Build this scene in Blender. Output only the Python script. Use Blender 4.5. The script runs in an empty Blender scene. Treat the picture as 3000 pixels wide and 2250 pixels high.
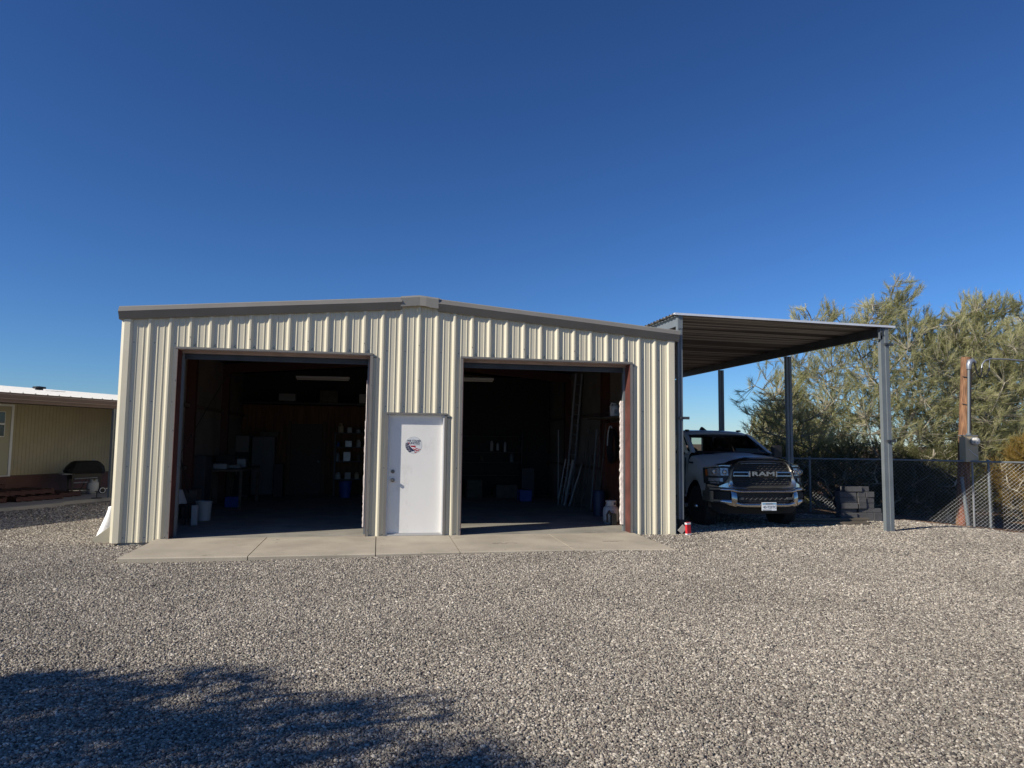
import bpy, math, random
import numpy as np
from mathutils import Vector, Matrix
PI = math.pi
rad = math.radians
SC = bpy.context.scene
COL = SC.collection

# ------------------------------------------------------------------ camera
CAM = Vector((3.62377, -11.97905, 1.58372))
yaw, pitch, roll, FPX = -0.186268, 0.0820466, 0.0119574, 2052.279
cy_, sy_, cp_, sp_ = math.cos(yaw), math.sin(yaw), math.cos(pitch), math.sin(pitch)
fw = Vector((-sy_*cp_, cy_*cp_, sp_)); rt = Vector((cy_, sy_, 0)); up = rt.cross(fw)
c_, s_ = math.cos(roll), math.sin(roll)
rt, up = c_*rt + s_*up, -s_*rt + c_*up
cd = bpy.data.cameras.new('camera'); cam = bpy.data.objects.new('camera', cd); COL.objects.link(cam)
cam.matrix_world = Matrix(((rt.x, up.x, -fw.x, CAM.x), (rt.y, up.y, -fw.y, CAM.y), (rt.z, up.z, -fw.z, CAM.z), (0, 0, 0, 1)))
cd.sensor_width = 36; cd.lens = 36*FPX/3000; cd.clip_start = .05; cd.clip_end = 6000
SC.camera = cam

# ------------------------------------------------------------------ light
AZ, EL = rad(20), rad(31.8)
ldir = Vector((math.cos(EL)*math.cos(AZ), math.cos(EL)*math.sin(AZ), -math.sin(EL)))
W = bpy.data.worlds.new('World'); SC.world = W; W.use_nodes = True
nt = W.node_tree; bg = nt.nodes['Background']
sky = nt.nodes.new('ShaderNodeTexSky'); sky.sky_type = 'NISHITA'; sky.sun_disc = False
sky.sun_elevation = EL; sky.sun_rotation = math.atan2(-ldir.x, -ldir.y)
sky.altitude = 100; sky.air_density = 1.0; sky.dust_density = 0.0; sky.ozone_density = 10.0
gm_ = nt.nodes.new('ShaderNodeGamma'); gm_.inputs[1].default_value = 1.25; nt.links.new(sky.outputs[0], gm_.inputs[0])
nt.links.new(gm_.outputs[0], bg.inputs[0]); bg.inputs[1].default_value = 0.056
sl = bpy.data.lights.new('sun', 'SUN'); sl.energy = 5.0; sl.angle = rad(.5); sl.color = (1, .925, .80)
so = bpy.data.objects.new('sun', sl); COL.objects.link(so)
so.rotation_euler = ldir.to_track_quat('-Z', 'Y').to_euler(); so.location = (-20, -15, 20)
SC.view_settings.view_transform = 'Standard'; SC.view_settings.look = 'None'
SC.view_settings.exposure = 0.25; SC.view_settings.gamma = 1
SC.cycles.max_bounces = 6; SC.cycles.diffuse_bounces = 3; SC.cycles.transparent_max_bounces = 12

# ------------------------------------------------------------------ helpers
def mat(name, col, rough=.6, metal=0., var=0., vscale=4., bump=0., bscale=60., stretch=(1, 1, 1), spec=.5, col2=None, detail=6, coat=0, vlo=.35, vhi=.65):
    m = bpy.data.materials.new(name); m.use_nodes = True
    n = m.node_tree; b = n.nodes['Principled BSDF']
    b.inputs['Roughness'].default_value = rough; b.inputs['Metallic'].default_value = metal
    b.inputs['Specular IOR Level'].default_value = spec
    if coat: b.inputs['Coat Weight'].default_value = coat; b.inputs['Coat Roughness'].default_value = .05
    b.inputs['Base Color'].default_value = (*col, 1)
    if var or col2 or bump:
        tc = n.nodes.new('ShaderNodeTexCoord'); mp = n.nodes.new('ShaderNodeMapping')
        mp.inputs['Scale'].default_value = stretch; n.links.new(tc.outputs['Object'], mp.inputs[0])
    if var or col2:
        nz = n.nodes.new('ShaderNodeTexNoise'); nz.inputs['Scale'].default_value = vscale; nz.inputs['Detail'].default_value = detail
        n.links.new(mp.outputs[0], nz.inputs['Vector'])
        rp = n.nodes.new('ShaderNodeValToRGB'); n.links.new(nz.outputs[0], rp.inputs[0])
        c2 = col2 or tuple(min(1, c*(1+var)) for c in col); c1 = col if col2 else tuple(c*(1-var) for c in col)
        rp.color_ramp.elements[0].position = vlo; rp.color_ramp.elements[1].position = vhi
        rp.color_ramp.elements[0].color = (*c1, 1); rp.color_ramp.elements[1].color = (*c2, 1)
        n.links.new(rp.outputs[0], b.inputs['Base Color'])
    if bump:
        nb = n.nodes.new('ShaderNodeTexNoise'); nb.inputs['Scale'].default_value = bscale; nb.inputs['Detail'].default_value = 4
        n.links.new(mp.outputs[0], nb.inputs['Vector'])
        bp = n.nodes.new('ShaderNodeBump'); bp.inputs['Strength'].default_value = bump; bp.inputs['Distance'].default_value = .01
        n.links.new(nb.outputs[0], bp.inputs['Height']); n.links.new(bp.outputs[0], b.inputs['Normal'])
    return m

class MB:
    def __init__(s): s.v = []; s.f = []; s.m = []; s.cm = 0; s.sm = []; s.smooth = False
    def add(s, vs, fs):
        o = len(s.v); s.v += [tuple(p) for p in vs]
        for f in fs: s.f.append([i+o for i in f]); s.m.append(s.cm); s.sm.append(s.smooth)
        return s
    def box(s, x0, x1, y0, y1, z0, z1, M=None):
        vs = [Vector((x, y, z)) for x in (x0, x1) for y in (y0, y1) for z in (z0, z1)]
        if M is not None: vs = [M @ v for v in vs]
        return s.add(vs, [(0, 1, 3, 2), (4, 6, 7, 5), (0, 4, 5, 1), (2, 3, 7, 6), (0, 2, 6, 4), (1, 5, 7, 3)])
    def bbox(s, x0, x1, y0, y1, z0, z1, b=.006, M=None):
        # chamfered box: vertical cross-section octagon in xy + top/bottom inset
        def ring(i, z):
            a0, a1, c0, c1 = x0+i, x1-i, y0+i, y1-i
            return [(a0+b, c0, z), (a1-b, c0, z), (a1, c0+b, z), (a1, c1-b, z), (a1-b, c1, z), (a0+b, c1, z), (a0, c1-b, z), (a0, c0+b, z)]
        rs = [ring(b, z0), ring(0, z0+b), ring(0, z1-b), ring(b, z1)]
        vs = [Vector(p) for r in rs for p in r]
        if M is not None: vs = [M @ v for v in vs]
        fs = [tuple(range(7, -1, -1)), tuple(range(24, 32))]
        for k in range(3):
            for j in range(8): fs.append((k*8+j, k*8+(j+1) % 8, (k+1)*8+(j+1) % 8, (k+1)*8+j))
        return s.add(vs, fs)
    def tube(s, pts, r, n=8, cap=True):
        pts = [Vector(p) for p in pts]; N = len(pts)
        rs = r if isinstance(r, (list, tuple)) else [r]*N
        vs = []; a = None
        for i, p in enumerate(pts):
            t = (pts[min(i+1, N-1)]-pts[max(i-1, 0)]).normalized()
            if a is None:
                a = t.cross(Vector((0, 0, 1)))
                if a.length < .05: a = t.cross(Vector((0, 1, 0)))
            else: a = a - t*a.dot(t)
            a.normalize(); b = t.cross(a)
            for k in range(n):
                an = 2*PI*k/n; vs.append(p+(a*math.cos(an)+b*math.sin(an))*rs[i])
        fs = [(i*n+k, i*n+(k+1) % n, (i+1)*n+(k+1) % n, (i+1)*n+k) for i in range(N-1) for k in range(n)]
        if cap: fs += [tuple(range(n-1, -1, -1)), tuple((N-1)*n+k for k in range(n))]
        return s.add(vs, fs)
    def lathe(s, prof, M=None, n=24):
        # prof: list of (r, z) ; axis z, placed by M
        vs = []
        for r, z in prof:
            for k in range(n):
                an = 2*PI*k/n; vs.append(Vector((r*math.cos(an), r*math.sin(an), z)))
        if M is not None: vs = [M @ v for v in vs]
        fs = [(i*n+k, i*n+(k+1) % n, (i+1)*n+(k+1) % n, (i+1)*n+k) for i in range(len(prof)-1) for k in range(n)]
        fs += [tuple(range(n-1, -1, -1)), tuple((len(prof)-1)*n+k for k in range(n))]
        return s.add(vs, fs)
    def prism(s, poly, fn0, fn1):
        # poly 2D list; fn0/fn1 map 2D -> 3D of both caps
        n = len(poly); vs = [fn0(*p) for p in poly]+[fn1(*p) for p in poly]
        fs = [tuple(range(n-1, -1, -1)), tuple(range(n, 2*n))]+[(k, (k+1) % n, n+(k+1) % n, n+k) for k in range(n)]
        return s.add(vs, fs)
    def ring(s, outer, inner, fn0, fn1):
        n = len(outer); vs = [fn0(*p) for p in outer]+[fn0(*p) for p in inner]+[fn1(*p) for p in outer]+[fn1(*p) for p in inner]
        fs = []
        for k in range(n):
            j = (k+1) % n
            fs += [(k, n+k, n+j, j), (2*n+k, 2*n+j, 3*n+j, 3*n+k), (k, j, 2*n+j, 2*n+k), (n+k, 3*n+k, 3*n+j, n+j)]
        return s.add(vs, fs)
    def build(s, name, m, parent=None, smooth=None, loc=None):
        me = bpy.data.meshes.new(name); me.from_pydata([tuple(v) for v in s.v], [], s.f)
        ms = m if isinstance(m, (list, tuple)) else [m]
        for q in ms: me.materials.append(q)
        if len(ms) > 1: me.polygons.foreach_set('material_index', s.m)
        if smooth is not None:
            me.polygons.foreach_set('use_smooth', [True]*len(s.f))
            me.update()
            try: me.set_sharp_from_angle(angle=rad(smooth))
            except Exception: pass
        me.update()
        o = bpy.data.objects.new(name, me); COL.objects.link(o)
        if parent is not None: o.parent = parent
        if loc is not None: o.location = loc
        return o
def _parts(s, name, m, parent=None, smooth=None):
    # every separate closed piece becomes an object of its own
    par = list(range(len(s.v)))
    def find(a):
        while par[a] != a: par[a] = par[par[a]]; a = par[a]
        return a
    for f in s.f:
        r0 = find(f[0])
        for k in f[1:]: par[find(k)] = r0
    groups = {}
    for i, f in enumerate(s.f): groups.setdefault(find(f[0]), []).append(i)
    out = []
    for fs in groups.values():
        q = MB(); mp = {}
        for i in fs:
            nf = []
            for k in s.f[i]:
                if k not in mp: mp[k] = len(q.v); q.v.append(s.v[k])
                nf.append(mp[k])
            q.f.append(nf); q.m.append(s.m[i]); q.sm.append(False)
        out.append(q.build(name, m, parent, smooth))
    return out
MB.parts = _parts
def tag(o, label=None, cat=None, group=None, kind=None):
    if label: o['label'] = label
    if cat: o['category'] = cat
    if group: o['group'] = group
    if kind: o['kind'] = kind
    return o
def thing(name, label, cat, loc=(0, 0, 0), rz=0, group=None):
    o = bpy.data.objects.new(name, None); COL.objects.link(o); o.location = loc; o.rotation_euler = (0, 0, rz)
    o.empty_display_size = .2
    return tag(o, label, cat, group)
def kids(o): return [c for c in o.children]
def copy_tree(o, parent=None):
    ch = kids(o); c = o.copy(); COL.objects.link(c)
    if parent is not None: c.parent = parent
    for k in ch: copy_tree(k, c)
    return c
def bx(name, m, parent, *a, **k): return MB().box(*a).build(name, m, parent, **k)

# ------------------------------------------------------------------ materials
M = {}
M['panel'] = mat('painted_steel_panel', (.61, .562, .428), .42, 0, .055, 2.2, .06, 3, (1.6, 1.6, .22), vlo=.3, vhi=.7)
M['panel_trim'] = mat('painted_steel_corner', (.62, .575, .44), .42, 0, .03, 1.5)
M['trim'] = mat('bronze_grey_trim', (.185, .175, .16), .4, 0, .06, 2.)
M['redprimer'] = mat('red_primer_steel', (.10, .032, .025), .6, 0, .25, 3, .1, 20)
M['galv'] = mat('galvanized_steel', (.175, .198, .21), .5, .2, .07, 3)
M['galv_bright'] = mat('bright_galvanized_edge', (.75, .77, .8), .4, .3, .06, 5)
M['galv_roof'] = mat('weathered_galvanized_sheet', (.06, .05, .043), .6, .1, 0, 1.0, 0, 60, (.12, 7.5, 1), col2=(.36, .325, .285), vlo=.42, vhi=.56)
M['darksteel'] = mat('dark_steel', (.055, .06, .068), .5, .3, .15, 4)
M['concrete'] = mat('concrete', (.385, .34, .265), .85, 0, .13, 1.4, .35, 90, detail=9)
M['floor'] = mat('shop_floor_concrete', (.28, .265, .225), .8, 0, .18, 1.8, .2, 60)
M['white_door'] = mat('white_door_paint', (.78, .765, .725), .4, 0, .02, 2)
M['white'] = mat('white_paint', (.72, .72, .72), .4)
M['black'] = mat('black_plastic', (.012, .012, .013), .5)
M['rubber'] = mat('tyre_rubber', (.018, .018, .018), .8, 0, .2, 20)
M['chrome'] = mat('chrome', (.50, .49, .47), .3, 1.)
M['chrome_dull'] = mat('dusty_chrome', (.50, .48, .46), .17, 1., .06, 8)
M['carpaint'] = mat('white_car_paint', (.50, .51, .52), .35, 0, .02, 3, coat=.35)
M['lamp'] = mat('headlamp_reflector', (.30, .30, .31), .3, .7, .35, 25)
M['amber'] = mat('amber_lens', (.35, .08, .01), .2)
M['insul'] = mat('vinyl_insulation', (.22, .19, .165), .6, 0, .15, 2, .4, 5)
M['insul_edge'] = mat('white_insulation_edge', (.62, .56, .53), .8, 0, .15, 14, .6, 40)
M['ply'] = mat('plywood', (.14, .065, .03), .75, 0, .3, 3, 0, 60, (6, 6, .5))
M['wood_dark'] = mat('stained_wood', (.06, .022, .019), .75, 0, .25, 5, .2, 30, (1, 8, 8))
M['pole_wood'] = mat('weathered_pole_wood', (.11, .052, .028), .85, 0, .5, 6, .5, 25, (9, 9, .35), col2=(.31, .165, .085))
M['siding'] = mat('tan_siding', (.40, .345, .225), .7, 0, .05, 2)
M['brown'] = mat('brown_fascia', (.10, .058, .045), .5, 0, .1, 3)
M['skirt'] = mat('red_brown_skirting', (.12, .055, .045), .7, 0, .15, 3)
M['roofwhite'] = mat('white_metal_roof', (.44, .44, .425), .4, 0, .04, 2)
M['block'] = mat('grey_concrete_block', (.09, .088, .09), .9, 0, .15, 6, .5, 80)
M['boxbeige'] = mat('beige_enamel', (.46, .37, .235), .5, 0, .05, 4)
M['cloth'] = mat('white_cloth', (.85, .86, .87), .7, 0, .04, 6)
M['grillcover'] = mat('black_vinyl_cover', (.005, .005, .006), .85, 0, .3, 8, .4, 12)
M['plain_grey'] = mat('grey_enamel', (.22, .23, .24), .4, 0, .08, 4)
M['blue'] = mat('blue_plastic', (.02, .07, .30), .5, 0, .1, 5)
M['red'] = mat('red_carton', (.55, .02, .03), .5, 0, .1, 9)
M['bucket'] = mat('white_bucket', (.42, .42, .41), .5)
M['alu'] = mat('aluminium', (.34, .36, .39), .4, .6, .1, 6)
M['cabinet'] = mat('grey_cabinet', (.10, .105, .11), .5, 0, .06, 3)
M['card'] = mat('cardboard', (.10, .085, .07), .8, 0, .25, 7)
M['tube'] = mat('fluorescent_tube_unlit', (.5, .47, .42), .4)
def glass(name, tint, mix=.15, rough=.02):
    m = bpy.data.materials.new(name); m.use_nodes = True; n = m.node_tree
    n.nodes.remove(n.nodes['Principled BSDF']); out = n.nodes['Material Output']
    t = n.nodes.new('ShaderNodeBsdfTransparent'); t.inputs[0].default_value = (*tint, 1)
    g = n.nodes.new('ShaderNodeBsdfGlossy'); g.inputs['Roughness'].default_value = rough; g.inputs[0].default_value = (.9, .9, .9, 1)
    fr = n.nodes.new('ShaderNodeFresnel'); fr.inputs[0].default_value = 1.45
    mx = n.nodes.new('ShaderNodeMixShader'); n.links.new(fr.outputs[0], mx.inputs[0]); n.links.new(t.outputs[0], mx.inputs[1]); n.links.new(g.outputs[0], mx.inputs[2])
    n.links.new(mx.outputs[0], out.inputs[0]); return m
M['glass'] = glass('car_glass', (.74, .80, .78)); M['clearglass'] = glass('lens_glass', (.85, .87, .88))

def stains(m, scale, lo, hi, col, stretch=(1, 1, 1), seed=0.):
    n = m.node_tree; b = n.nodes['Principled BSDF']; old = b.inputs['Base Color'].links[0].from_socket if b.inputs['Base Color'].links else None
    tc = n.nodes.new('ShaderNodeTexCoord'); mp = n.nodes.new('ShaderNodeMapping'); mp.inputs['Scale'].default_value = stretch; mp.inputs['Location'].default_value = (seed, seed*.7, 0)
    nz = n.nodes.new('ShaderNodeTexNoise'); nz.inputs['Scale'].default_value = scale; nz.inputs['Detail'].default_value = 7; nz.inputs['Roughness'].default_value = .65
    mr = n.nodes.new('ShaderNodeMapRange'); mr.inputs[1].default_value = lo; mr.inputs[2].default_value = hi
    mx = n.nodes.new('ShaderNodeMix'); mx.data_type = 'RGBA'; mx.inputs[7].default_value = (*col, 1)
    n.links.new(tc.outputs['Object'], mp.inputs[0]); n.links.new(mp.outputs[0], nz.inputs[0]); n.links.new(nz.outputs[0], mr.inputs[0]); n.links.new(mr.outputs[0], mx.inputs[0])
    if old: n.links.new(old, mx.inputs[6])
    else: mx.inputs[6].default_value = b.inputs['Base Color'].default_value
    n.links.new(mx.outputs[2], b.inputs['Base Color'])
stains(M['concrete'], 1.1, .60, .78, (.22, .185, .14), (1, 2.2, 1), 3.1); stains(M['concrete'], 5, .66, .74, (.13, .11, .09), (1, 1, 1), 8.)
stains(M['floor'], 1.5, .55, .75, (.15, .135, .11), (1, 2, 1), 1.)
stains(M['white_door'], 3.2, .58, .80, (.62, .60, .56), (1, 1, .6), 2.)
# ------------------------------------------------------------------ ground
def sm(a, b, x): t = min(1, max(0, (x-a)/(b-a))); return t*t*(3-2*t)
FSL = -.63158
def fence_y(x): return 3.95+FSL*(x-13.3)
def gz(x, y):
    z = -.105+.06*sm(0, 8, x)
    z -= .34*sm(14.3, 19.5, x)*sm(-6, 1.0, y)
    z -= .035*sm(-2.5, -7, y)
    return z
def axis(lo, hi, step, far):
    a = [lo+step*i for i in range(int((hi-lo)/step)+1)]
    return sorted(set([-f for f in far]+a+far))
xs = axis(-12, 30, .5, [45, 70, 120, 250, 600, 1500, 3000]); ys = axis(-16, 26, .5, [45, 70, 120, 250, 600, 1500, 3000])
g = MB(); g.v = [(x, y, gz(x, y)) for y in ys for x in xs]; nx = len(xs)
g.f = [(j*nx+i, j*nx+i+1, (j+1)*nx+i+1, (j+1)*nx+i) for j in range(len(ys)-1) for i in range(nx-1)]; g.m = [0]*len(g.f)
def gravel_mat(name, stones):
    m = bpy.data.materials.new(name); m.use_nodes = True; n = m.node_tree; b = n.nodes['Principled BSDF']
    L = n.links.new; b.inputs['Roughness'].default_value = .9; b.inputs['Specular IOR Level'].default_value = .25
    tc = n.nodes.new('ShaderNodeTexCoord'); ge = n.nodes.new('ShaderNodeNewGeometry')
    cols = [(0, (.065, .060, .056)), (.15, (.14, .122, .108)), (.32, (.225, .19, .158)), (.48, (.30, .268, .222)), (.62, (.225, .215, .182)), (.76, (.36, .315, .255)), (.88, (.455, .41, .34)), (1, (.60, .55, .47))]
    rp = n.nodes.new('ShaderNodeValToRGB'); cr = rp.color_ramp
    cr.elements[0].position, cr.elements[0].color = 0, (*cols[0][1], 1); cr.elements[1].position, cr.elements[1].color = 1, (*cols[-1][1], 1)
    for p, c in cols[1:-1]: e = cr.elements.new(p); e.color = (*c, 1)
    # broad tonal patches + brown dirt near the fence
    nz = n.nodes.new('ShaderNodeTexNoise'); nz.inputs['Scale'].default_value = .55; nz.inputs['Detail'].default_value = 5; L(ge.outputs['Position'], nz.inputs['Vector'])
    mr = n.nodes.new('ShaderNodeMapRange'); L(nz.outputs[0], mr.inputs[0]); mr.inputs[1].default_value = .3; mr.inputs[2].default_value = .7; mr.inputs[3].default_value = .84; mr.inputs[4].default_value = 1.12
    hs = n.nodes.new('ShaderNodeHueSaturation'); L(mr.outputs[0], hs.inputs['Value'])
    if stones:
        oi = n.nodes.new('ShaderNodeObjectInfo'); L(oi.outputs['Random'], rp.inputs[0]); L(rp.outputs[0], hs.inputs['Color'])
        n2 = n.nodes.new('ShaderNodeTexNoise'); n2.inputs['Scale'].default_value = 120; L(ge.outputs['Position'], n2.inputs['Vector'])
        bp = n.nodes.new('ShaderNodeBump'); bp.inputs['Strength'].default_value = .25; bp.inputs['Distance'].default_value = .004; L(n2.outputs[0], bp.inputs['Height']); L(bp.outputs[0], b.inputs['Normal'])
    else:
        vo = n.nodes.new('ShaderNodeTexVoronoi'); vo.inputs['Scale'].default_value = 42; L(ge.outputs['Position'], vo.inputs['Vector'])
        wn = n.nodes.new('ShaderNodeTexWhiteNoise'); L(vo.outputs['Position'], wn.inputs['Vector']); L(wn.outputs['Value'], rp.inputs[0]); L(rp.outputs[0], hs.inputs['Color'])
        bp = n.nodes.new('ShaderNodeBump'); bp.inputs['Strength'].default_value = 1; bp.inputs['Distance'].default_value = .012; bp.invert = True
        L(vo.outputs['Distance'], bp.inputs['Height']); L(bp.outputs[0], b.inputs['Normal'])
    # dirt strip
    sx = n.nodes.new('ShaderNodeSeparateXYZ'); L(ge.outputs['Position'], sx.inputs[0])
    a1 = n.nodes.new('ShaderNodeMath'); a1.operation = 'MULTIPLY_ADD'; L(sx.outputs['X'], a1.inputs[0]); a1.inputs[1].default_value = .6316; a1.inputs[2].default_value = -11.95
    a2 = n.nodes.new('ShaderNodeMath'); a2.operation = 'ADD'; L(a1.outputs[0], a2.inputs[0]); L(sx.outputs['Y'], a2.inputs[1])
    n3 = n.nodes.new('ShaderNodeTexNoise'); n3.inputs['Scale'].default_value = 1.6; n3.inputs['Detail'].default_value = 5; L(ge.outputs['Position'], n3.inputs['Vector'])
    a3 = n.nodes.new('ShaderNodeMath'); a3.operation = 'MULTIPLY_ADD'; L(n3.outputs[0], a3.inputs[0]); a3.inputs[1].default_value = 2.4; L(a2.outputs[0], a3.inputs[2])
    m2 = n.nodes.new('ShaderNodeMapRange'); L(a3.outputs[0], m2.inputs[0]); m2.inputs[1].default_value = .5; m2.inputs[2].default_value = 1.15
    mx = n.nodes.new('ShaderNodeMix'); mx.data_type = 'RGBA'; L(m2.outputs[0], mx.inputs[0]); L(hs.outputs[0], mx.inputs[6]); mx.inputs[7].default_value = (.17, .105, .065, 1)
    L(mx.outputs[2], b.inputs['Base Color'])
    return m
M['ground'] = gravel_mat('gravel_ground', False); M['stone'] = gravel_mat('gravel_stone', True)
tag(g.build('ground', M['ground']), 'grey gravel ground around the metal garage', kind='structure')

# gravel stones as one object
def in_rect(x, y, r): return (x > r[0]) & (x < r[1]) & (y > r[2]) & (y < r[3])
rng = np.random.default_rng(5)
def stones():
    pts = []; sc = []
    F2 = np.array([-math.sin(yaw), math.cos(yaw)]); R2 = np.array([math.cos(yaw), math.sin(yaw)])
    for d0, d1, dens, s in ((2.5, 5, 9800, .67), (5, 7.5, 8600, .70), (7.5, 10.6, 6000, .79), (10.6, 14, 3000, .98), (14, 18.5, 1100, 1.4)):
        area = .80*2*(d1+d0)/2*(d1-d0); N = int(area*dens)
        d = np.sqrt(rng.uniform(d0**2, d1**2, N)); l = rng.uniform(-.80, .80, N)*d
        x = CAM.x+F2[0]*d+R2[0]*l; y = CAM.y+F2[1]*d+R2[1]*l
        ok = ~(in_rect(x, y, (-.34, 8.87, .0, 12)) | in_rect(x, y, (.27, 8.08, -1.63, 0.01)))
        # keep off the patio and inside the fence
        nx_, ny_ = -.88732, .46115; t = (x+4.65)*nx_+(y-5.36)*ny_
        ok &= t < -.05
        ok &= y < fence_y(x)-.03
        ok &= ~((x > 14.3) & (y > fence_y(x)-.75) & (rng.random(N) < .8))
        ok &= (y < -1.6) | (x < 0.2) | (x > 8.0) 
        x, y = x[ok], y[ok]
        z = np.array([gz(a, b) for a, b in zip(x, y)])+rng.uniform(-.002, .007, len(x))
        pts.append(np.stack([x, y, z], 1)); sc.append(s*rng.lognormal(0, .28, len(x)))
    return np.concatenate(pts), np.concatenate(sc)
P, S = stones()
me = bpy.data.meshes.new('gravel'); me.vertices.add(len(P)); me.vertices.foreach_set('co', P.astype(np.float32).ravel())
at = me.attributes.new('sz', 'FLOAT', 'POINT'); at.data.foreach_set('value', S.astype(np.float32))
me.materials.append(M['stone'])
gv = bpy.data.objects.new('gravel', me); COL.objects.link(gv); tag(gv, 'loose grey and tan river gravel covering the yard', 'gravel', kind='stuff')
ng = bpy.data.node_groups.new('gravel_scatter', 'GeometryNodeTree')
ng.interface.new_socket('Geometry', in_out='INPUT', socket_type='NodeSocketGeometry'); ng.interface.new_socket('Geometry', in_out='OUTPUT', socket_type='NodeSocketGeometry')
N_ = ng.nodes.new; L_ = ng.links.new
gi, go = N_('NodeGroupInput'), N_('NodeGroupOutput')
jn = N_('GeometryNodeJoinGeometry')
for k in range(6):
    ic = N_('GeometryNodeMeshIcoSphere'); ic.inputs['Radius'].default_value = 1.; ic.inputs['Subdivisions'].default_value = 2
    nz = N_('ShaderNodeTexNoise'); nz.noise_dimensions = '4D'; nz.inputs['W'].default_value = k*7.3+1; nz.inputs['Scale'].default_value = .9; nz.inputs['Detail'].default_value = 1
    vm = N_('ShaderNodeVectorMath'); vm.operation = 'SUBTRACT'; vm.inputs[1].default_value = (.5, .5, .5); L_(nz.outputs['Color'], vm.inputs[0])
    vs = N_('ShaderNodeVectorMath'); vs.operation = 'SCALE'; vs.inputs['Scale'].default_value = 1.5; L_(vm.outputs[0], vs.inputs[0])
    sp = N_('GeometryNodeSetPosition'); L_(ic.outputs[0], sp.inputs['Geometry']); L_(vs.outputs[0], sp.inputs['Offset'])
    tr = N_('GeometryNodeTransform'); L_(sp.outputs[0], tr.inputs[0]); tr.inputs['Scale'].default_value = (.0125, .0098-.0006*k % .003, .0072)
    ss = N_('GeometryNodeSetShadeSmooth'); L_(tr.outputs[0], ss.inputs[0])
    sm_ = N_('GeometryNodeSetMaterial'); sm_.inputs['Material'].default_value = M['stone']; L_(ss.outputs[0], sm_.inputs[0])
    gti = N_('GeometryNodeGeometryToInstance'); L_(sm_.outputs[0], gti.inputs[0]); L_(gti.outputs[0], jn.inputs[0])
iop = N_('GeometryNodeInstanceOnPoints'); iop.inputs['Pick Instance'].default_value = True
mtp = N_('GeometryNodeMeshToPoints'); L_(gi.outputs[0], mtp.inputs['Mesh'])
L_(mtp.outputs[0], iop.inputs['Points']); L_(jn.outputs[0], iop.inputs['Instance'])
rv = N_('FunctionNodeRandomValue'); rv.data_type = 'FLOAT_VECTOR'; rv.inputs[0].default_value = (-.45, -.45, 0); rv.inputs[1].default_value = (.45, .45, 6.283)
L_(rv.outputs[0], iop.inputs['Rotation'])
na = N_('GeometryNodeInputNamedAttribute'); na.data_type = 'FLOAT'; na.inputs['Name'].default_value = 'sz'; L_(na.outputs[0], iop.inputs['Scale'])
L_(iop.outputs[0], go.inputs[0])
md = gv.modifiers.new('scatter', 'NODES'); md.node_group = ng

# concrete apron in front of the garage
def slab(name, m, x0, x1, ys_, zt, zb, parent=None):
    b = MB(); return b
ap = MB()
xj = [.24, 1.895, 3.62, 4.83, 6.55, 8.11]; yb = .008; yf = [-1.66, -1.70, -1.69, -1.66, -1.66, -1.79]
for i in range(5):
    x0, x1 = xj[i]+.006, xj[i+1]-.006
    def zz(x, y): return .0-.03*(-y/1.65)*(1-.3*x/8)
    n = 8
    vs = []; fs = []
    for j in range(n+1):
        x = x0+(x1-x0)*j/n; yy = yf[i]+(yf[i+1]-yf[i])*j/n
        for (y, z) in ((yb, zz(x, yb)), (yy+.02, zz(x, yy)), (yy, zz(x, yy)-.012), (yy, -.2), (yb, -.2)): vs.append((x, y, z))
    for j in range(n):
        for k in range(4): fs.append((j*5+k, j*5+k+1, j*5+5+k+1, j*5+5+k))
    fs += [(0, 1, 2, 3, 4), tuple(n*5+k for k in (4, 3, 2, 1, 0))]
    ap.add(vs, fs)
tag(ap.build('pavement', M['concrete']), 'tan concrete apron with joints before the garage doors', kind='structure')
jm = MB().box(.26, 8.05, -1.6, -.04, -.1, -.034)
jm.build('joint_filler', mat('joint_dirt', (.10, .08, .06), .9)).__setitem__('kind', 'structure')
for (cx, cy, w) in ((5.62, -.95, .17), (7.42, -.92, .15)):
    b = MB(); q = random.Random(int(cx*10))
    for k in range(9):
        x = cx-w+2*w*k/8; r0 = q.uniform(.012, .028); yy = cy+q.uniform(-.03, .03)
        zq = -.0115-.0
        b.prism([(x+r0*1.6*math.cos(a), yy+r0*math.sin(a)) for a in [i*PI/4 for i in range(8)]], lambda u, v: (u, v, -.03*(-v/1.65)*(1-.3*u/8)-.002), lambda u, v: (u, v, -.03*(-v/1.65)*(1-.3*u/8)+.0012))
    o = b.build('scuff_mark', mat('scuff', (.20, .17, .14), .9)); o['kind'] = 'structure'
# ------------------------------------------------------------------ garage
G = thing('metal_garage', 'tan corrugated steel garage with two open roll-up doors and bronze rake trim', 'garage')
DEPTH = 9.6
XL, XR = -.38, 8.88
def zr(x): return 4.03-.083*abs(x-4.25)
OP = [(.43, 3.44, 2.995), (5.02, 8.03, 2.995), (3.775, 4.71, 2.02)]
ribp = [(-.060, 0), (-.026, .032), (0, .032), (.034, 0), (.092, 0), (.098, .007), (.108, .007), (.114, 0), (.186, 0), (.192, .007), (.202, .007), (.208, 0)]
def profile(a, b):
    pts = []
    for k in range(-3, 60):
        for dx, d in ribp:
            x = k*.3048+dx
            if a < x < b: pts.append((x, d))
    def dat(x):
        k = math.floor((x+.06)/.3048); q = x-k*.3048
        for (u0, d0), (u1, d1) in zip(ribp, ribp[1:]+[(.2448, 0)]):
            if u0 <= q <= u1: return d0+(d1-d0)*(q-u0)/(u1-u0)
        return 0
    return sorted([(a, dat(a))]+pts+[(b, dat(b))]), dat
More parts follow.
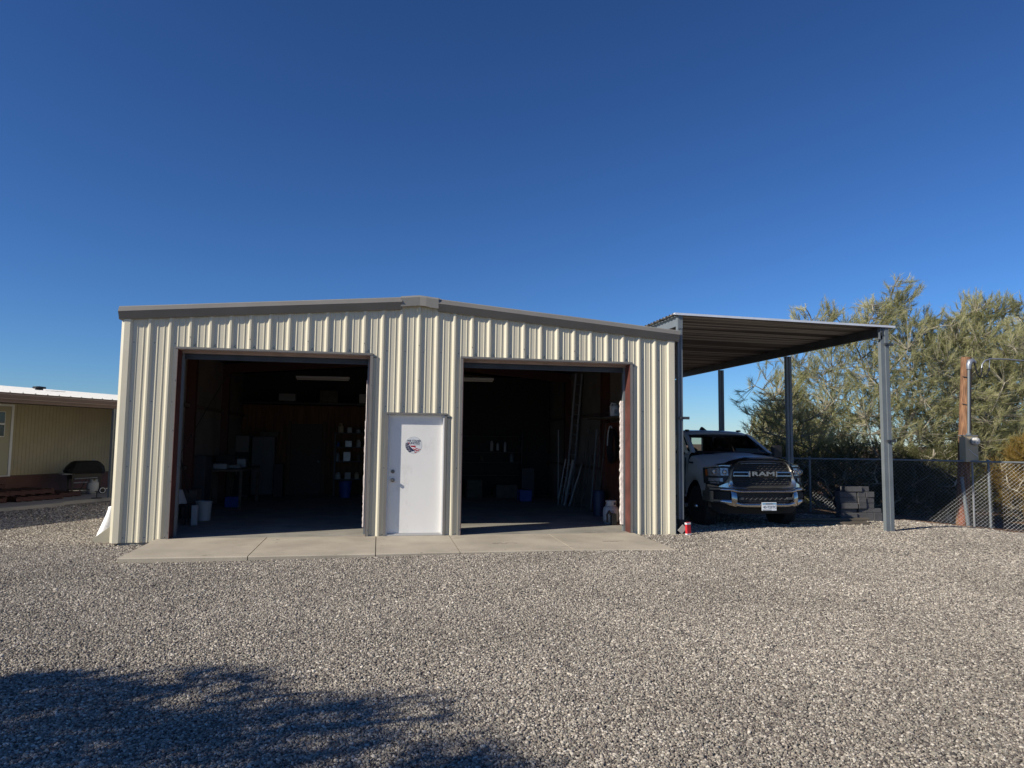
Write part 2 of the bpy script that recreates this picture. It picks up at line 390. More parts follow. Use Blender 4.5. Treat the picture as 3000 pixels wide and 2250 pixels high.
def wall_mesh(a, b, zbot, ztop, openings, place, screws=True):
    pr, dat = profile(a, b)
    for o in openings:
        for x in (o[0], o[1]):
            pr.append((x, dat(x)))
    pr.sort(); mb = MB()
    for (x0, d0), (x1, d1) in zip(pr, pr[1:]):
        if x1-x0 < 1e-5: continue
        zb = zbot
        for o in openings:
            if x0 >= o[0]-1e-4 and x1 <= o[1]+1e-4: zb = max(zb, o[2])
        zt0, zt1 = ztop(x0), ztop(x1)
        nseg = 4
        for s in range(nseg):
            a0 = zb+(zt0-zb)*s/nseg; a1 = zb+(zt0-zb)*(s+1)/nseg; b0 = zb+(zt1-zb)*s/nseg; b1 = zb+(zt1-zb)*(s+1)/nseg
            mb.add([place(x0, d0, a0), place(x1, d1, b0), place(x1, d1, b1), place(x0, d0, a1)], [(0, 1, 2, 3)])
    return mb
rnd = random.Random(3)
wm = wall_mesh(XL+.01, XR-.01, -.055, lambda x: zr(x)-.1, OP, lambda x, d, z: (x, -d, z))
def screw(mb, x, y, z, r=.0075):
    mb.tube([(x, y, z), (x, y-.006, z)], r, 6)
wm.cm = 1
for k in range(-1, 30):
    for z in (.02, 1.12, 2.15, 3.09):
        x = k*.3048+.06
        if any(o[0]-.02 < x < o[1]+.02 and z < o[2]+.02 for o in OP): continue
        screw(wm, x, 0, z)
for k in (2, 5, 8, 11, 14, 17, 20, 23, 26):
    for z in (.5, 1.6, 2.6, 3.2): 
        x = k*.3048-.013
        if any(o[0]-.02 < x < o[1]+.02 and z < o[2]+.02 for o in OP) or z > zr(x)-.3: continue
        screw(wm, x, -.032, z)
for o in OP[:2]:
    for k in range(30):
        x = k*.3048+.05
        if o[0] < x < o[1]: screw(wm, x, 0, 3.07); screw(wm, x+.02, 0, 3.06)
wm.build('front_wall', [M['panel'], M['darksteel']], G)
for nm, X, sg in (('side_wall', XL-.02, -1), ('side_wall', XR, 1)):
    e = zr(X)-.09
    wall_mesh(0.02, DEPTH, -.055, lambda x: e, [], lambda x, d, z: (X+sg*d, x, z)).build(nm, M['panel'], G)
wall_mesh(XL, XR, -.055, lambda x: zr(x)-.1, [], lambda x, d, z: (x, DEPTH+d, z)).build('rear_wall', M['panel'], G)
# corner trims (folded sheet)
def fold(pts, z0, z1, name, m, thick=.004):
    mb = MB(); n = len(pts)
    vs = [(x, y, z0) for x, y in pts]+[(x, y, z1) for x, y in pts]
    mb.add(vs, [(k, k+1, n+k+1, n+k) for k in range(n-1)])
    return mb.build(name, m, G)
fold([(-.44, .12), (-.44, .01), (-.385, -.042), (-.300, -.042), (-.268, -.004)], -.055, zr(-.4)-.12, 'corner_trim', M['panel_trim'])
fold([(8.745, -.004), (8.775, -.042), (8.885, -.042), (8.897, -.035), (8.897, .12)], -.05, zr(8.9)-.12, 'corner_trim', M['panel_trim'])
# concrete floor
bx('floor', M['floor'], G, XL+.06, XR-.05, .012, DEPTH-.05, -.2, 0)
# roof
rf = MB()
for a, b in ((-.46, 4.25), (4.25, 8.965)):
    ys2 = (-.09, DEPTH+.1)
    vs = [(x, y, zr(x)+dz) for x in (a, b) for y in ys2 for dz in (-.03, 0)]
    rf.add(vs, [(0, 1, 3, 2), (4, 6, 7, 5), (0, 4, 5, 1), (2, 3, 7, 6), (0, 2, 6, 4), (1, 5, 7, 3)])
rf.build('roof', mat('roof_sheet', (.45, .44, .40), .5), G)
# insulation under roof, purlins
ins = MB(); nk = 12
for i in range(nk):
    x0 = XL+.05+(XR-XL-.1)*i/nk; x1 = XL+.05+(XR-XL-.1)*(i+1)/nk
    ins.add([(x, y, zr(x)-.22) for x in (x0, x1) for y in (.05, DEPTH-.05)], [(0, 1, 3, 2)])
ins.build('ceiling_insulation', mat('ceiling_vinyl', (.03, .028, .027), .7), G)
# rake trims
def rake(a, b, name):
    prof = [(-.02, .006), (-.085, .004), (-.128, -.082), (-.060, -.195), (-.03, -.205)]
    mb = MB(); st = [a+(b-a)*i/6 for i in range(7)]; n = len(prof)
    vs = [(x, y, zr(x)+z+rnd.uniform(-.002, .002)) for x in st for y, z in prof]
    fs = [(i*n+k, i*n+k+1, (i+1)*n+k+1, (i+1)*n+k) for i in range(6) for k in range(n-1)]
    mb.add(vs, fs)
    for e in (0, 6): mb.add([vs[e*n+k] for k in range(n)]+[(st[e], .0, zr(st[e])-.2), (st[e], .0, zr(st[e]))], [(0, 1, 2, 3, 4, 5, 6)])
    mb.build(name, M['trim'], G)
rake(-.462, 3.95, 'rake_trim'); rake(4.56, 8.965, 'rake_trim')
# eave returns (gutterless eave trims along the sides)
for X, sg in ((-.44, -1), (8.93, 1)):
    bx('eave_trim', M['trim'], G, min(X, X+sg*.028), max(X, X+sg*.028), -.06, DEPTH+.05, zr(X)-.2, zr(X)-.04)
rc = MB(); pf = []
for x in (3.925, 4.02, 4.15, 4.25, 4.35, 4.45, 4.565):
    t = zr(x)+.018+(.0 if abs(x-4.25) > .2 else .004)
    yb_ = -.112-.012*(x > 4.3)
    pf.append([(x, .3, t), (x, -.10, t), (x, yb_-.004, t-.03), (x, yb_+.01, t-.175-.012*(x > 4.4))])
for a, b in zip(pf, pf[1:]): rc.add(a+b, [(0, 1, 5, 4), (1, 2, 6, 5), (2, 3, 7, 6)])
rc.add([(4.565, -.1, zr(4.56)+.02), (4.60, -.105, zr(4.6)+.01), (4.572, -.112, zr(4.58)-.07)], [(0, 1, 2)])
rc.build('ridge_cap', mat('ridge_cap_metal', (.24, .23, .21), .45, 0, .05, 3), G)
# door frames
def door_frame(o, red_right):
    x0, x1, h = o
    f = MB()
    f.box(x0-.05, x1+.05, -.052, -.001, h+.012, h+.042)               # head drip trim
    f.box(x0-.052, x0-.006, -.046, -.001, 0, h+.01); f.box(x1+.006, x1+.052, -.046, -.001, 0, h+.01)
    f.box(x1+.052, x1+.115, -.012, -.001, h-.03, h-.012)
    f.cm = 1
    for z in (.1, .9, 1.7, 2.5): f.tube([(x0-.03, -.046, z), (x0-.03, -.053, z)], .007, 6); f.tube([(x1+.03, -.046, z), (x1+.03, -.053, z)], .007, 6)
    fo = f.build('door_frame', [M['trim'], M['galv']], G)
    j = MB(); j.box(x0-.006, x0, -.046, .21, 0, h+.01); j.box(x1, x1+.006, -.046, .21, 0, h+.01)
    j.box(x0-.1, x0-.006, .195, .21, 0, h+.2); j.box(x1+.006, x1+.1, .195, .21, 0, h+.2)
    j.parts('jamb', M['redprimer'], fo)
    hd = MB().box(x0, x1, -.04, .2, h+.002, h+.012).box(x0, x1, .185, .2, h-.035, h+.002)
    hd.build('header', mat('header_steel', (.36, .27, .24), .5, 0, .1, 4), fo)
    gr = MB(); gr.box(x0, x0+.035, .212, .29, 0, h+.05); gr.box(x1-.035, x1, .212, .29, 0, h+.05)
    gr.parts('guide_rail', M['galv'], fo)
    ct = MB()
    ct.box(x0+.04, x1-.04, .235, .262, h-.10, h+.0); ct.box(x0+.04, x1-.04, .228, .27, h-.125, h-.102)
    ct.tube([(x0+.04, .45, h+.18), (x1-.04, .45, h+.18)], .21, 20)
    for z in (h-.03, h-.065): ct.box(x0+.04, x1-.04, .226, .236, z-.006, z+.006)
    ct.build('rolled_curtain', M['darksteel'], fo)
    return fo
door_frame(OP[0], False); door_frame(OP[1], True)
# ragged insulation edges beside the openings
def ragged(x, z1, sgn, w):
    mb = MB(); n = 46; vs = []
    for i in range(n+1):
        z = .12+(z1-.12)*i/n; e = x-sgn*(w*(.75+.5*rnd.random()))
        vs += [(x, .205+.001, z), (e, .212, z), (e, .27+.02*rnd.random(), z), (x, .30, z)]
    fs = []
    for i in range(n):
        for k in range(4): fs.append((i*4+k, i*4+(k+1) % 4, i*4+4+(k+1) % 4, i*4+4+k))
    fs += [(0, 1, 2, 3), tuple(n*4+k for k in (3, 2, 1, 0))]
    mb.add(vs, fs); mb.build('insulation_edge', M['insul_edge'], G)
ragged(OP[1][1]-.036, 2.35, 1, .045)
ragged(OP[0][1]-.036, 1.9, 1, .02); ragged(OP[0][1]-.036, 2.6, 1, .010)
# interior wall linings
li = MB(); yy = [.1+i*.3 for i in range(31)]
for X, s in ((XL+.14, 1), (XR-.14, -1)):
    vs = []
    for y in yy:
        w = .05*abs(math.sin(y*PI/1.5)); vs += [(X+s*w, y, 0), (X+s*w, y, 1.0), (X+s*w*.6, y, 2.2), (X+s*w, y, 3.45)]
    li.add(vs, [(i*4+k, i*4+k+1, i*4+5+k, i*4+4+k) for i in range(len(yy)-1) for k in range(3)])
li.parts('wall_insulation', M['insul'], G, smooth=60)
gt = MB()
for z in (.95, 2.2):
    gt.box(XL+.06, XL+.24, .1, DEPTH-.1, z, z+.07); gt.box(XR-.24, XR-.06, .1, DEPTH-.1, z, z+.07)
gt.box(XL+.05, .42, .03, .2, 2.2, 2.27); gt.box(8.04, XR-.05, .03, .2, 2.2, 2.27)
gt.parts('girt', mat('dusty_girt', (.14, .10, .08), .7), G)
# inner lining of the front wall (behind the narrow parts)
fi = MB(); fi.box(XL+.07, .42, .212, .216, 0, 3.6); fi.box(8.04, XR-.07, .212, .216, 0, 3.6); fi.box(3.46, 5.0, .212, .216, 0, 3.75)
fi.box(.42, 3.45, .212, .216, 3.02, 3.7); fi.box(5.01, 8.03, .212, .216, 3.02, 3.7)
fi.parts('front_lining', M['insul'], G)
rfm = MB()
for y in (3.2, 6.4):
    rfm.box(XL+.15, XL+.33, y-.08, y+.08, 0, 3.3); rfm.box(XR-.33, XR-.15, y-.08, y+.08, 0, 3.3)
    for a, b in ((XL+.2, 4.25), (4.25, XR-.2)):
        rfm.add([(x, yq, zr(x)-.24-dz) for x in (a, b) for yq in (y-.07, y+.07) for dz in (0, .24)], [(0, 1, 3, 2), (4, 6, 7, 5), (0, 4, 5, 1), (2, 3, 7, 6), (0, 2, 6, 4), (1, 5, 7, 3)])
rfm.parts('steel_frame', mat('frame_primer', (.08, .025, .02), .6), G)
br = MB(); br.tube([(XL+.3, 6.3, 3.2), (XL+.3, .35, .3)], .009, 5); br.tube([(XL+.32, .4, 3.1), (XL+.32, 3.2, .3)], .009, 5); br.parts('brace_rod', M['darksteel'], G)
bx('rear_shade_sheet', mat('rear_shade_dark', (.03, .028, .027), .8), G, XL+.1, 4.6, 9.3, 9.33, 0, 3.72)  # dark sheet added so the dim back wall reads black
bx('plywood_partition', M['ply'], G, 1.0-1.2, 4.6, 8.98, 9.03, 0, 2.55)
bx('loft_edge', M['black'], G, -.1, 4.6, 8.4, 9.02, 2.56, 2.62)
idr = bx('interior_door', mat('brown_interior_door', (.05, .032, .022), .6), G, 1.15, 2.02, 8.93, 8.97, 0.01, 2.02)
MB().lathe([(.001, 0), (.028, 0), (.03, .02), (.02, .035), (.001, .036)], Matrix.Translation((1.93, 8.925, .95)) @ Matrix.Rotation(PI/2, 4, 'X'), 12).build('knob', M['galv'], idr)
bx('door_trim', mat('door_casing', (.11, .065, .04), .7), G, 1.06, 1.14, 8.92, 8.975, 0, 2.1); bx('door_trim', bpy.data.materials['door_casing'], G, 2.03, 2.11, 8.92, 8.975, 0, 2.1)
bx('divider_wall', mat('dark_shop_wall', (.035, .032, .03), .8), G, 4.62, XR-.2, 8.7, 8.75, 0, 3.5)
# entry door
ed = MB(); ed.bbox(3.795, 4.69, .035, .078, .035, 2.005, .003)
ED = ed.build('entry_door', M['white_door'], G)
f = MB()
f.box(3.735, 4.755, -.06, -.001, 2.022, 2.05)
f.box(3.735, 3.773, -.046, -.001, 0, 2.02); f.box(4.712, 4.752, -.046, -.001, 0, 2.02)
f.box(4.752, 4.84, -.012, -.001, 1.965, 1.985)
f.build('door_frame', M['trim'], ED)
f = MB(); f.box(3.7735, 3.7935, -.03, .2, .0, 2.0202); f.box(4.6915, 4.7115, -.03, .2, 0, 2.0202); f.box(3.794, 4.691, -.02, .2, 2.006, 2.0195); f.box(3.794, 4.691, .079, .095, .03, 2.0)
f.parts('jamb', M['white'], ED)
f = MB(); f.box(3.77, 4.715, -.035, .2, .0015, .02); f.box(3.795, 4.69, .005, .16, .02, .033); f.build('threshold', mat('aluminium_sill', (.5, .49, .47), .5, .3), ED)
for z, r in ((1.06, .033), (.915, .034)):
    MB().lathe([(.001, 0), (r, 0), (r, .008), (.014, .015), (.012, .035), (.027, .045), (.028, .062), (.001, .068)] if z < 1 else [(.001, 0), (r, 0), (r*.9, .018), (.012, .02), (.001, .02)],
      Matrix.Translation((3.868, .0345, z)) @ Matrix.Rotation(PI/2, 4, 'X'), 20).build('knob' if z < 1 else 'deadbolt', mat('brushed_nickel', (.16, .15, .135), .35, .6), ED, smooth=40)
# round decal
SX, SZ, SR = 4.205, 1.505, .142
dm = [mat('decal_silver', (.62, .64, .65), .35), mat('decal_navy', (.012, .015, .06), .4), mat('decal_red', (.38, .012, .03), .4), mat('decal_white', (.82, .80, .81), .4), mat('decal_grey', (.38, .40, .42), .4)]
DY = .0338
def dp(mb, cm, poly, lift):
    mb.cm = cm
    poly = [(x, z) if x*x+z*z < .97 else (x*.985/math.hypot(x, z), z*.985/math.hypot(x, z)) for x, z in poly]
    mb.prism(poly, lambda x, z: (SX+x*SR, DY-lift-.0004, SZ+z*SR), lambda x, z: (SX+x*SR, DY+.001-lift, SZ+z*SR))
dc = MB(); circ = [(math.cos(2*PI*k/40), math.sin(2*PI*k/40)) for k in range(40)]
dc.cm = 4; dc.prism([(x, z) for x, z in circ], lambda x, z: (SX+x*SR, DY, SZ+z*SR), lambda x, z: (SX+x*SR, DY+.002, SZ+z*SR))
dc.cm = 0; dc.prism([(x*.97, z*.97) for x, z in circ], lambda x, z: (SX+x*SR, DY-.0006, SZ+z*SR), lambda x, z: (SX+x*SR, DY+.001, SZ+z*SR))
navy = [(-.93, .22), (-.72, .32), (-.62, .22), (-.52, .0), (-.35, -.25), (-.05, -.52), (.25, -.72), (-.05, -.70), (-.42, -.86), (-.55, -.80), (-.72, -.62), (-.86, -.45), (-.95, -.2), (-.96, 0)]
dp(dc, 1, navy, .0012)
dp(dc, 2, [(-.70, .31), (-.52, .30), (-.42, .18), (-.42, .02), (-.36, -.05), (.15, -.06), (.25, -.12), (.22, -.32), (-.05, -.24), (-.34, -.22), (-.46, -.02), (-.52, .14), (-.60, .20)], .0016)
dp(dc, 2, [(-.12, -.40), (.05, -.42), (.3, -.52), (.42, -.62), (.38, -.68), (.1, -.58), (0, -.52)], .0016)
dp(dc, 2, [(.22, -.34), (.42, -.38), (.62, -.46), (.85, -.46), (.82, -.50), (.62, -.54), (.45, -.47), (.26, -.46)], .0016)
dp(dc, 2, [(.30, -.70), (.48, -.60), (.68, -.62), (.60, -.72), (.46, -.70), (.34, -.78)], .0016)
dp(dc, 2, [(.06, -.74), (.28, -.82), (.36, -.86), (.26, -.94), (.12, -.86)], .0016)
dp(dc, 3, [(-.52, .14), (-.46, .13), (-.40, -.06), (-.3, -.24), (-.06, -.28), (.24, -.34), (.2, -.44), (0, -.40), (-.2, -.36), (-.4, -.14)], .0018)
for r_, c_2 in enumerate([(-.78, .16), (-.84, .0), (-.68, -.06), (-.88, -.16), (-.74, -.22), (-.57, -.28), (-.80, -.38), (-.62, -.44), (-.44, -.48), (-.64, -.62), (-.45, -.66), (-.27, -.70), (-.58, -.10)]):
    x, z = c_2; dp(dc, 3, [(x+.055*math.cos(k*PI/5+PI/2)*(1 if k % 2 == 0 else .5), z+.055*math.sin(k*PI/5+PI/2)*(1 if k % 2 == 0 else .5)) for k in range(10)], .002)
DEC = dc.build('sticker', dm, ED); DEC['label'] = 'round sticker with a waving stars and stripes flag'
def text_mesh(body, size, name, m, parent, loc, rot, extrude=.0005, align='CENTER', xs_=1., bold=0.):
    cu = bpy.data.curves.new(name, 'FONT'); cu.body = body; cu.size = size; cu.extrude = extrude; cu.align_x = align; cu.align_y = 'CENTER'; cu.offset = bold; cu.resolution_u = 3
    to = bpy.data.objects.new('tmp', cu); COL.objects.link(to); bpy.context.view_layer.update()
    me = bpy.data.meshes.new_from_object(to.evaluated_get(bpy.context.evaluated_depsgraph_get()))
    bpy.data.objects.remove(to); bpy.data.curves.remove(cu)
    me.name = name; me.materials.clear(); me.materials.append(m)
    o = bpy.data.objects.new(name, me); COL.objects.link(o); o.parent = parent; o.location = loc; o.rotation_euler = rot; o.scale = (xs_, 1, 1)
    return o
# lettering is merged into the sticker's own sub-part set
ink = mat('ink_slate', (.05, .055, .08), .5)
def join_text(parts, base):
    # merge text meshes into one object (data level)
    mb = MB()
    for o in parts:
        Mx = Matrix.LocRotScale(o.location, o.rotation_euler, o.scale)
        mb.add([Mx @ v.co for v in o.data.vertices], [tuple(p.vertices) for p in o.data.polygons])
    for o in parts: bpy.data.objects.remove(o)
    return mb
tx = []
for s, sz, x, z in (('WE STAND', .046, .02, .50), ('UNITED', .050, .10, .22)):
    tx.append(text_mesh(s, sz, 't', ink, ED, (SX+x*SR, DY-.0022, SZ+z*SR), (PI/2, 0, 0), .0004, xs_=1.0, bold=.0006))
tx.append(text_mesh('and we will not forget', .012, 't', ink, ED, (SX+.42*SR, DY-.002, SZ+.03*SR), (PI/2, 0, 0), .0003))
join_text(tx, DEC).build('sticker_lettering', ink, ED)

# ------------------------------------------------------------------ carport
CP = thing('carport', 'open lean-to carport with corrugated metal roof and steel posts', 'carport', (0, 0, 0))
CX0, CX1, CY1 = 8.93, 13.42, 10.15
def cz(x): return 3.955-.05*(x-CX0)/(CX1-CX0)
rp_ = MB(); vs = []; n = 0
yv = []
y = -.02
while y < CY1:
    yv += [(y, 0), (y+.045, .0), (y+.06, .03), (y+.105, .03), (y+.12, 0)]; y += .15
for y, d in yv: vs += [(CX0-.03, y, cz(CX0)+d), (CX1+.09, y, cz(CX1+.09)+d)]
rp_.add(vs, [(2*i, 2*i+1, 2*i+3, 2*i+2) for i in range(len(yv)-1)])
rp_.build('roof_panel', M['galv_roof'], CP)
fl = MB()
vs = []
for x in (8.91, 13.50):
    vs += [(x, -.032, cz(x)+.028), (x, -.034, cz(x)-.012), (x, -.022, cz(x)-.012), (x, .14, cz(x)+.032), (x, -.022, cz(x)+.024)]
fl.add(vs, [(0, 1, 6, 5), (1, 2, 7, 6), (0, 5, 8, 3), (5, 6, 7, 8), (0, 3, 2, 1)])
fl.build('edge_flashing', M['galv_bright'], CP)
pl = MB()
for y in (1.6, 3.3, 5.0, 6.7, 8.4, 10.0): pass
for X, nm in ((13.25, 'eave_beam'),):
    b = MB(); z1 = cz(X)-.004; b.box(X-.03, X+.0, .0, CY1, z1-.17, z1); b.box(X, X+.06, .0, CY1, z1-.012, z1); b.box(X, X+.06, .0, CY1, z1-.17, z1-.158)
    b.build(nm, M['darksteel'], CP)
b = MB(); b.box(9.0, 9.05, .02, CY1, 3.76, 3.945); b.box(8.955, 8.9995, .02, CY1, 3.93, 3.942); b.build('ledger_beam', M['galv'], CP)
def post(x, y, zt, w=.16, d=.1, brackets=(), nm='post', zb=None):
    zb = gz(x, y)-.1 if zb is None else zb
    b = MB(); b.box(x-w/2, x+w*.02, y, y+.085, zb, zt); b.box(x+w*.025, x+w/2, y-.016, y+.085, zb, zt)
    o = b.build(nm, M['galv'], CP)
    if brackets:
        q = MB()
        for z, dx in brackets: q.box(x+dx-.02, x+dx+.17, y-.035, y-.017, z-.025, z+.025); q.box(x+dx-.02, x+dx+.02, y-.05, y-.0355, z-.018, z+.018)
        q.parts('bracket', M['darksteel'], o)
    return o
post(13.28, .01, 3.88, .165, brackets=((3.56, 0.), (1.68, -.01)))
for y in (3.28, 6.66, 9.95): post(13.28, y, 3.71, .13)
post(9.03, .035, 3.93, .085, brackets=((2.05, -.01),), zb=.22)
b = MB(); b.box(8.985, 9.075, .01, .022, 3.7, 3.95); b.build('end_plate', M['galv'], CP)
b = MB(); b.box(13.17, 13.24, .01, .03, 3.66, 3.8); b.box(13.12, 13.2, .0, .06, 3.66, 3.672); b.build('gusset', M['galv'], CP)
# foot block and things at the corner
tag(MB().box(8.99, 9.08, .03, .13, -.08, .219).build('post_footing', M['black']), 'black block under the carport corner post', 'footing')
o = MB().bbox(-.042, .042, -.03, .03, 0, .225, .004).build('carton', [M['red']], None, loc=(9.09, -.12, gz(9.1, -.1)+.005)); o.rotation_euler = (0, rad(-3), rad(12))
tag(o, 'small red and white carton standing beside the carport corner post', 'carton')
for z0, z1 in ((.19, .222), (.004, .03)): 
    bx('carton_band', M['white'], o, -.0435, .0435, -.0315, .0315, z0, z1)
o = MB().box(-.05, .05, -.006, .006, -.07, .07).build('board_offcut', mat('grey_board', (.35, .34, .31), .7), None, loc=(8.99, -.09, .06)); o.rotation_euler = (rad(8), rad(40), 0)
tag(o, 'small grey square offcut leaning against the garage corner', 'offcut')

# ------------------------------------------------------------------ pickup truck
TY0, TX0, TZ0 = .55, 11.0, -.085
T = thing('pickup_truck', 'white pickup truck with chrome grille and bumper parked under the carport', 'truck', (TX0, TY0, TZ0))
def cu(u): a = max(0, abs(u)-.5); return .95*a*a+ .25*max(0, abs(u)-.85)*1.2
def strip(mb, us, top, bot, off, dep, rake=0., z0=.9, bulge=0.):
    """solid piece lying on the curved front: us sample positions, top/bot functions of u"""
    n = len(us); vs = []
    if bulge:
        K = 6
        for u in us:
            a, b_ = bot(u), top(u)
            for k in range(K+1):
                z = a+(b_-a)*k/K; q = 2*k/K-1; vs.append((u, cu(u)+off+bulge*q*q+(z-z0)*rake, z))
            vs.append((u, cu(u)+off+dep, b_)); vs.append((u, cu(u)+off+dep, a))
        m = K+3
        mb.add(vs, [(i*m+k, i*m+(k+1) % m, (i+1)*m+(k+1) % m, (i+1)*m+k) for i in range(n-1) for k in range(m)]+[tuple(range(m-1, -1, -1)), tuple((n-1)*m+k for k in range(m))])
        return
    for u in us:
        for z in (bot(u), top(u)):
            for d in (0, dep): vs.append((u, cu(u)+off+d+(z-z0)*rake, z))
    fs = []
    for i in range(n-1):
        a, b = 4*i, 4*i+4
        fs += [(a, b, b+2, a+2), (a+1, a+3, b+3, b+1), (a, a+1, b+1, b), (a+2, b+2, b+3, a+3)]
    fs += [(0, 2, 3, 1), (4*n-4, 4*n-3, 4*n-1, 4*n-2)]
    mb.add(vs, fs)
def lin(pts):
    def f(u):
        for (a, b), (c, d) in zip(pts, pts[1:]):
            if u <= c: return b+(d-b)*(u-a)/(c-a)
        return pts[-1][1]
    return f
def rng_(a, b, n): return [a+(b-a)*i/n for i in range(n+1)]
def sym(f): return lambda u: f(abs(u))
WV, WR, AR = (.92, 4.72), .41, .505
def arch(v, base):
    z = base
    for c in WV:
        if abs(v-c) < AR: z = max(z, .43+math.sqrt(AR*AR-(v-c)**2))
    return z
def body_loft(v0, v1, prof, nseg, curve=True, parent=T, name='body'):
    mb = MB(); vsn = sorted(set([round(v, 4) for v in rng_(v0, v1, nseg)]+[round(c+AR*math.cos(a*PI/14), 4) for c in WV for a in range(15) if v0 < c+AR*math.cos(a*PI/14) < v1]))
    rows = []
    for v in vsn:
        hp = prof(v); zb = arch(v, .56)
        # lower points
        u5, z5 = hp[-1]
        low = [(1.012, z5+(zb-z5)*.3), (1.015, z5+(zb-z5)*.6), (1.005, zb+(z5-zb)*.12), (.985, zb)]
        h = hp+low
        row = [(-u, z) for u, z in reversed(h)]+[(u, z) for u, z in h if u > 1e-6]
        t = max(0, 1-(v-v0)/1.0) if curve else 0
        rows.append([(u, v+(cu(u)*t if curve else 0), z) for u, z in row])
    n = len(rows[0]); vs = [p for r in rows for p in r]
    mb.add(vs, [(i*n+k, i*n+k+1, (i+1)*n+k+1, (i+1)*n+k) for i in range(len(rows)-1) for k in range(n-1)])
    return mb, rows
def hood(v):
    t = min(1, max(0, (v-.16)/1.1)); zt = 1.345+.155*t**.75-(.05*(1-t)**6)
    b = .035*min(1, t*3+.3)
    return [(0, zt), (.2, zt-.002), (.34, zt-.008), (.41, zt-b), (.55, zt-b-.006), (.70, zt-b-.015-.045*(1-t)), (.82, zt-b-.035-.09*(1-t)), (.91, zt-.09-.125*(1-t)), (.965, zt-.17-.105*(1-t)), (.995, 1.16-.03*(1-t))]
bm, rows = body_loft(.16, 1.32, hood, 14)
# cab lower
def cabp(v): return [(.80, 1.505), (.895, 1.495), (.945, 1.44), (.982, 1.32), (1.0, 1.16)]
def side_loft(v0, v1, pf, nseg):
    for sg in (-1, 1):
        vsn = sorted(set([round(v, 4) for v in rng_(v0, v1, nseg)]+[round(c+AR*math.cos(a*PI/14), 4) for c in WV for a in range(15) if v0 < c+AR*math.cos(a*PI/14) < v1]))
        rows = []
        for v in vsn:
            zb = arch(v, .56); hp = pf(v); z5 = hp[-1][1]
            h = hp+[(1.012, z5+(zb-z5)*.3), (1.015, z5+(zb-z5)*.6), (1.005, zb+(z5-zb)*.12), (.985, zb)]
            rows.append([(sg*u, v, z) for u, z in h])
        n = len(rows[0]); bm.add([p for r in rows for p in r], [(i*n+k, i*n+k+1, (i+1)*n+k+1, (i+1)*n+k) for i in range(len(rows)-1) for k in range(n-1)])
side_loft(1.32, 4.28, cabp, 12)
side_loft(4.32, 6.1, lambda v: [(.86, 1.30), (.86, 1.45), (.93, 1.455), (.985, 1.42), (1.0, 1.16)], 8)
bm.box(-.95, .95, 6.04, 6.1, .6, 1.44)
bm.box(-.88, .88, 4.26, 4.30, .6, 1.45)
bm.box(-.86, .86, 4.31, 6.03, .85, .90)
# pillars and roof
def bar(mb, p0, p1, wu, wv):
    p0, p1 = Vector(p0), Vector(p1)
    vs = [p+Vector((a, b, 0)) for p in (p0, p1) for a, b in ((-wu, -wv), (wu, -wv), (wu, wv), (-wu, wv))]
    mb.add(vs, [(0, 3, 2, 1), (4, 5, 6, 7)]+[(k, (k+1) % 4, 4+(k+1) % 4, 4+k) for k in range(4)])
for sg in (-1, 1):
    bar(bm, (sg*.875, 1.30, 1.485), (sg*.725, 2.0, 1.90), .036, .05)
    bar(bm, (sg*.920, 2.95, 1.44), (sg*.772, 2.95, 1.90), .008, .035)
    bar(bm, (sg*.925, 4.12, 1.44), (sg*.768, 4.02, 1.90), .008, .14)
bm.box(-.72, .72, 4.19, 4.24, 1.40, 1.50); bm.box(-.70, .70, 4.10, 4.15, 1.82, 1.90); bm.box(-.80, -.71, 4.13, 4.20, 1.45, 1.88); bm.box(.71, .80, 4.13, 4.20, 1.45, 1.88)
rows = []
for v, zc, w in ((1.93, 1.905, .70), (1.98, 1.94, .74), (2.2, 1.972, .77), (2.8, 1.99, .78), (3.6, 1.985, .78), (4.05, 1.955, .76), (4.22, 1.90, .72)):
    rows.append([(u*w, v-(.05*(1-u*u) if v < 2.1 else 0), zc-.045*abs(u)**3-(.03 if abs(u) == 1 else 0)) for u in (-1, -.93, -.7, -.35, 0, .35, .7, .93, 1)]+[(w, v, 1.87), (-w, v, 1.87)])
n = len(rows[0]); o_ = [p for r in rows for p in r]
bm.add(o_, [(i*n+k, i*n+(k+1) % n, (i+1)*n+(k+1) % n, (i+1)*n+k) for i in range(len(rows)-1) for k in range(n)]+[tuple(range(n-1, -1, -1)), tuple((len(rows)-1)*n+k for k in range(n))])
bm.build('body', M['carpaint'], T, smooth=32)
def gl(mb, a, b, c, d, n=6, bow=0.):
    a, b, c, d = map(Vector, (a, b, c, d)); vs = []
    for i in range(n+1):
        t = i/n; w = bow*(1-(2*t-1)**2)
        vs += [a.lerp(b, t)-Vector((0, w, 0)), d.lerp(c, t)-Vector((0, w, 0))]
    mb.add(vs, [(2*i, 2*i+2, 2*i+3, 2*i+1) for i in range(n)])
w_ = MB(); gl(w_, (-.86, 1.30, 1.50), (.86, 1.30, 1.50), (.70, 1.965, 1.89), (-.70, 1.965, 1.89), 8, .05); w_.build('windshield', M['glass'], T, smooth=60)
w_ = MB()
for y0, z0 in ((1.27, 1.445),): strip2 = gl(w_, (-.86, 1.22, 1.485), (.86, 1.22, 1.485), (.85, 1.32, 1.515), (-.85, 1.32, 1.515), 8, .05)
w_.build('cowl', M['black'], T)
for sg in (-1, 1):
    for a, b in ((1.42, 2.88), (3.02, 3.98)):
        w_ = MB(); gl(w_, (sg*.925, a, 1.455), (sg*.925, b, 1.455), (sg*.765, b, 1.87), (sg*.765, max(a, 2.05) if a < 2 else a, 1.87), 1); w_.build('side_window', M['glass'], T)
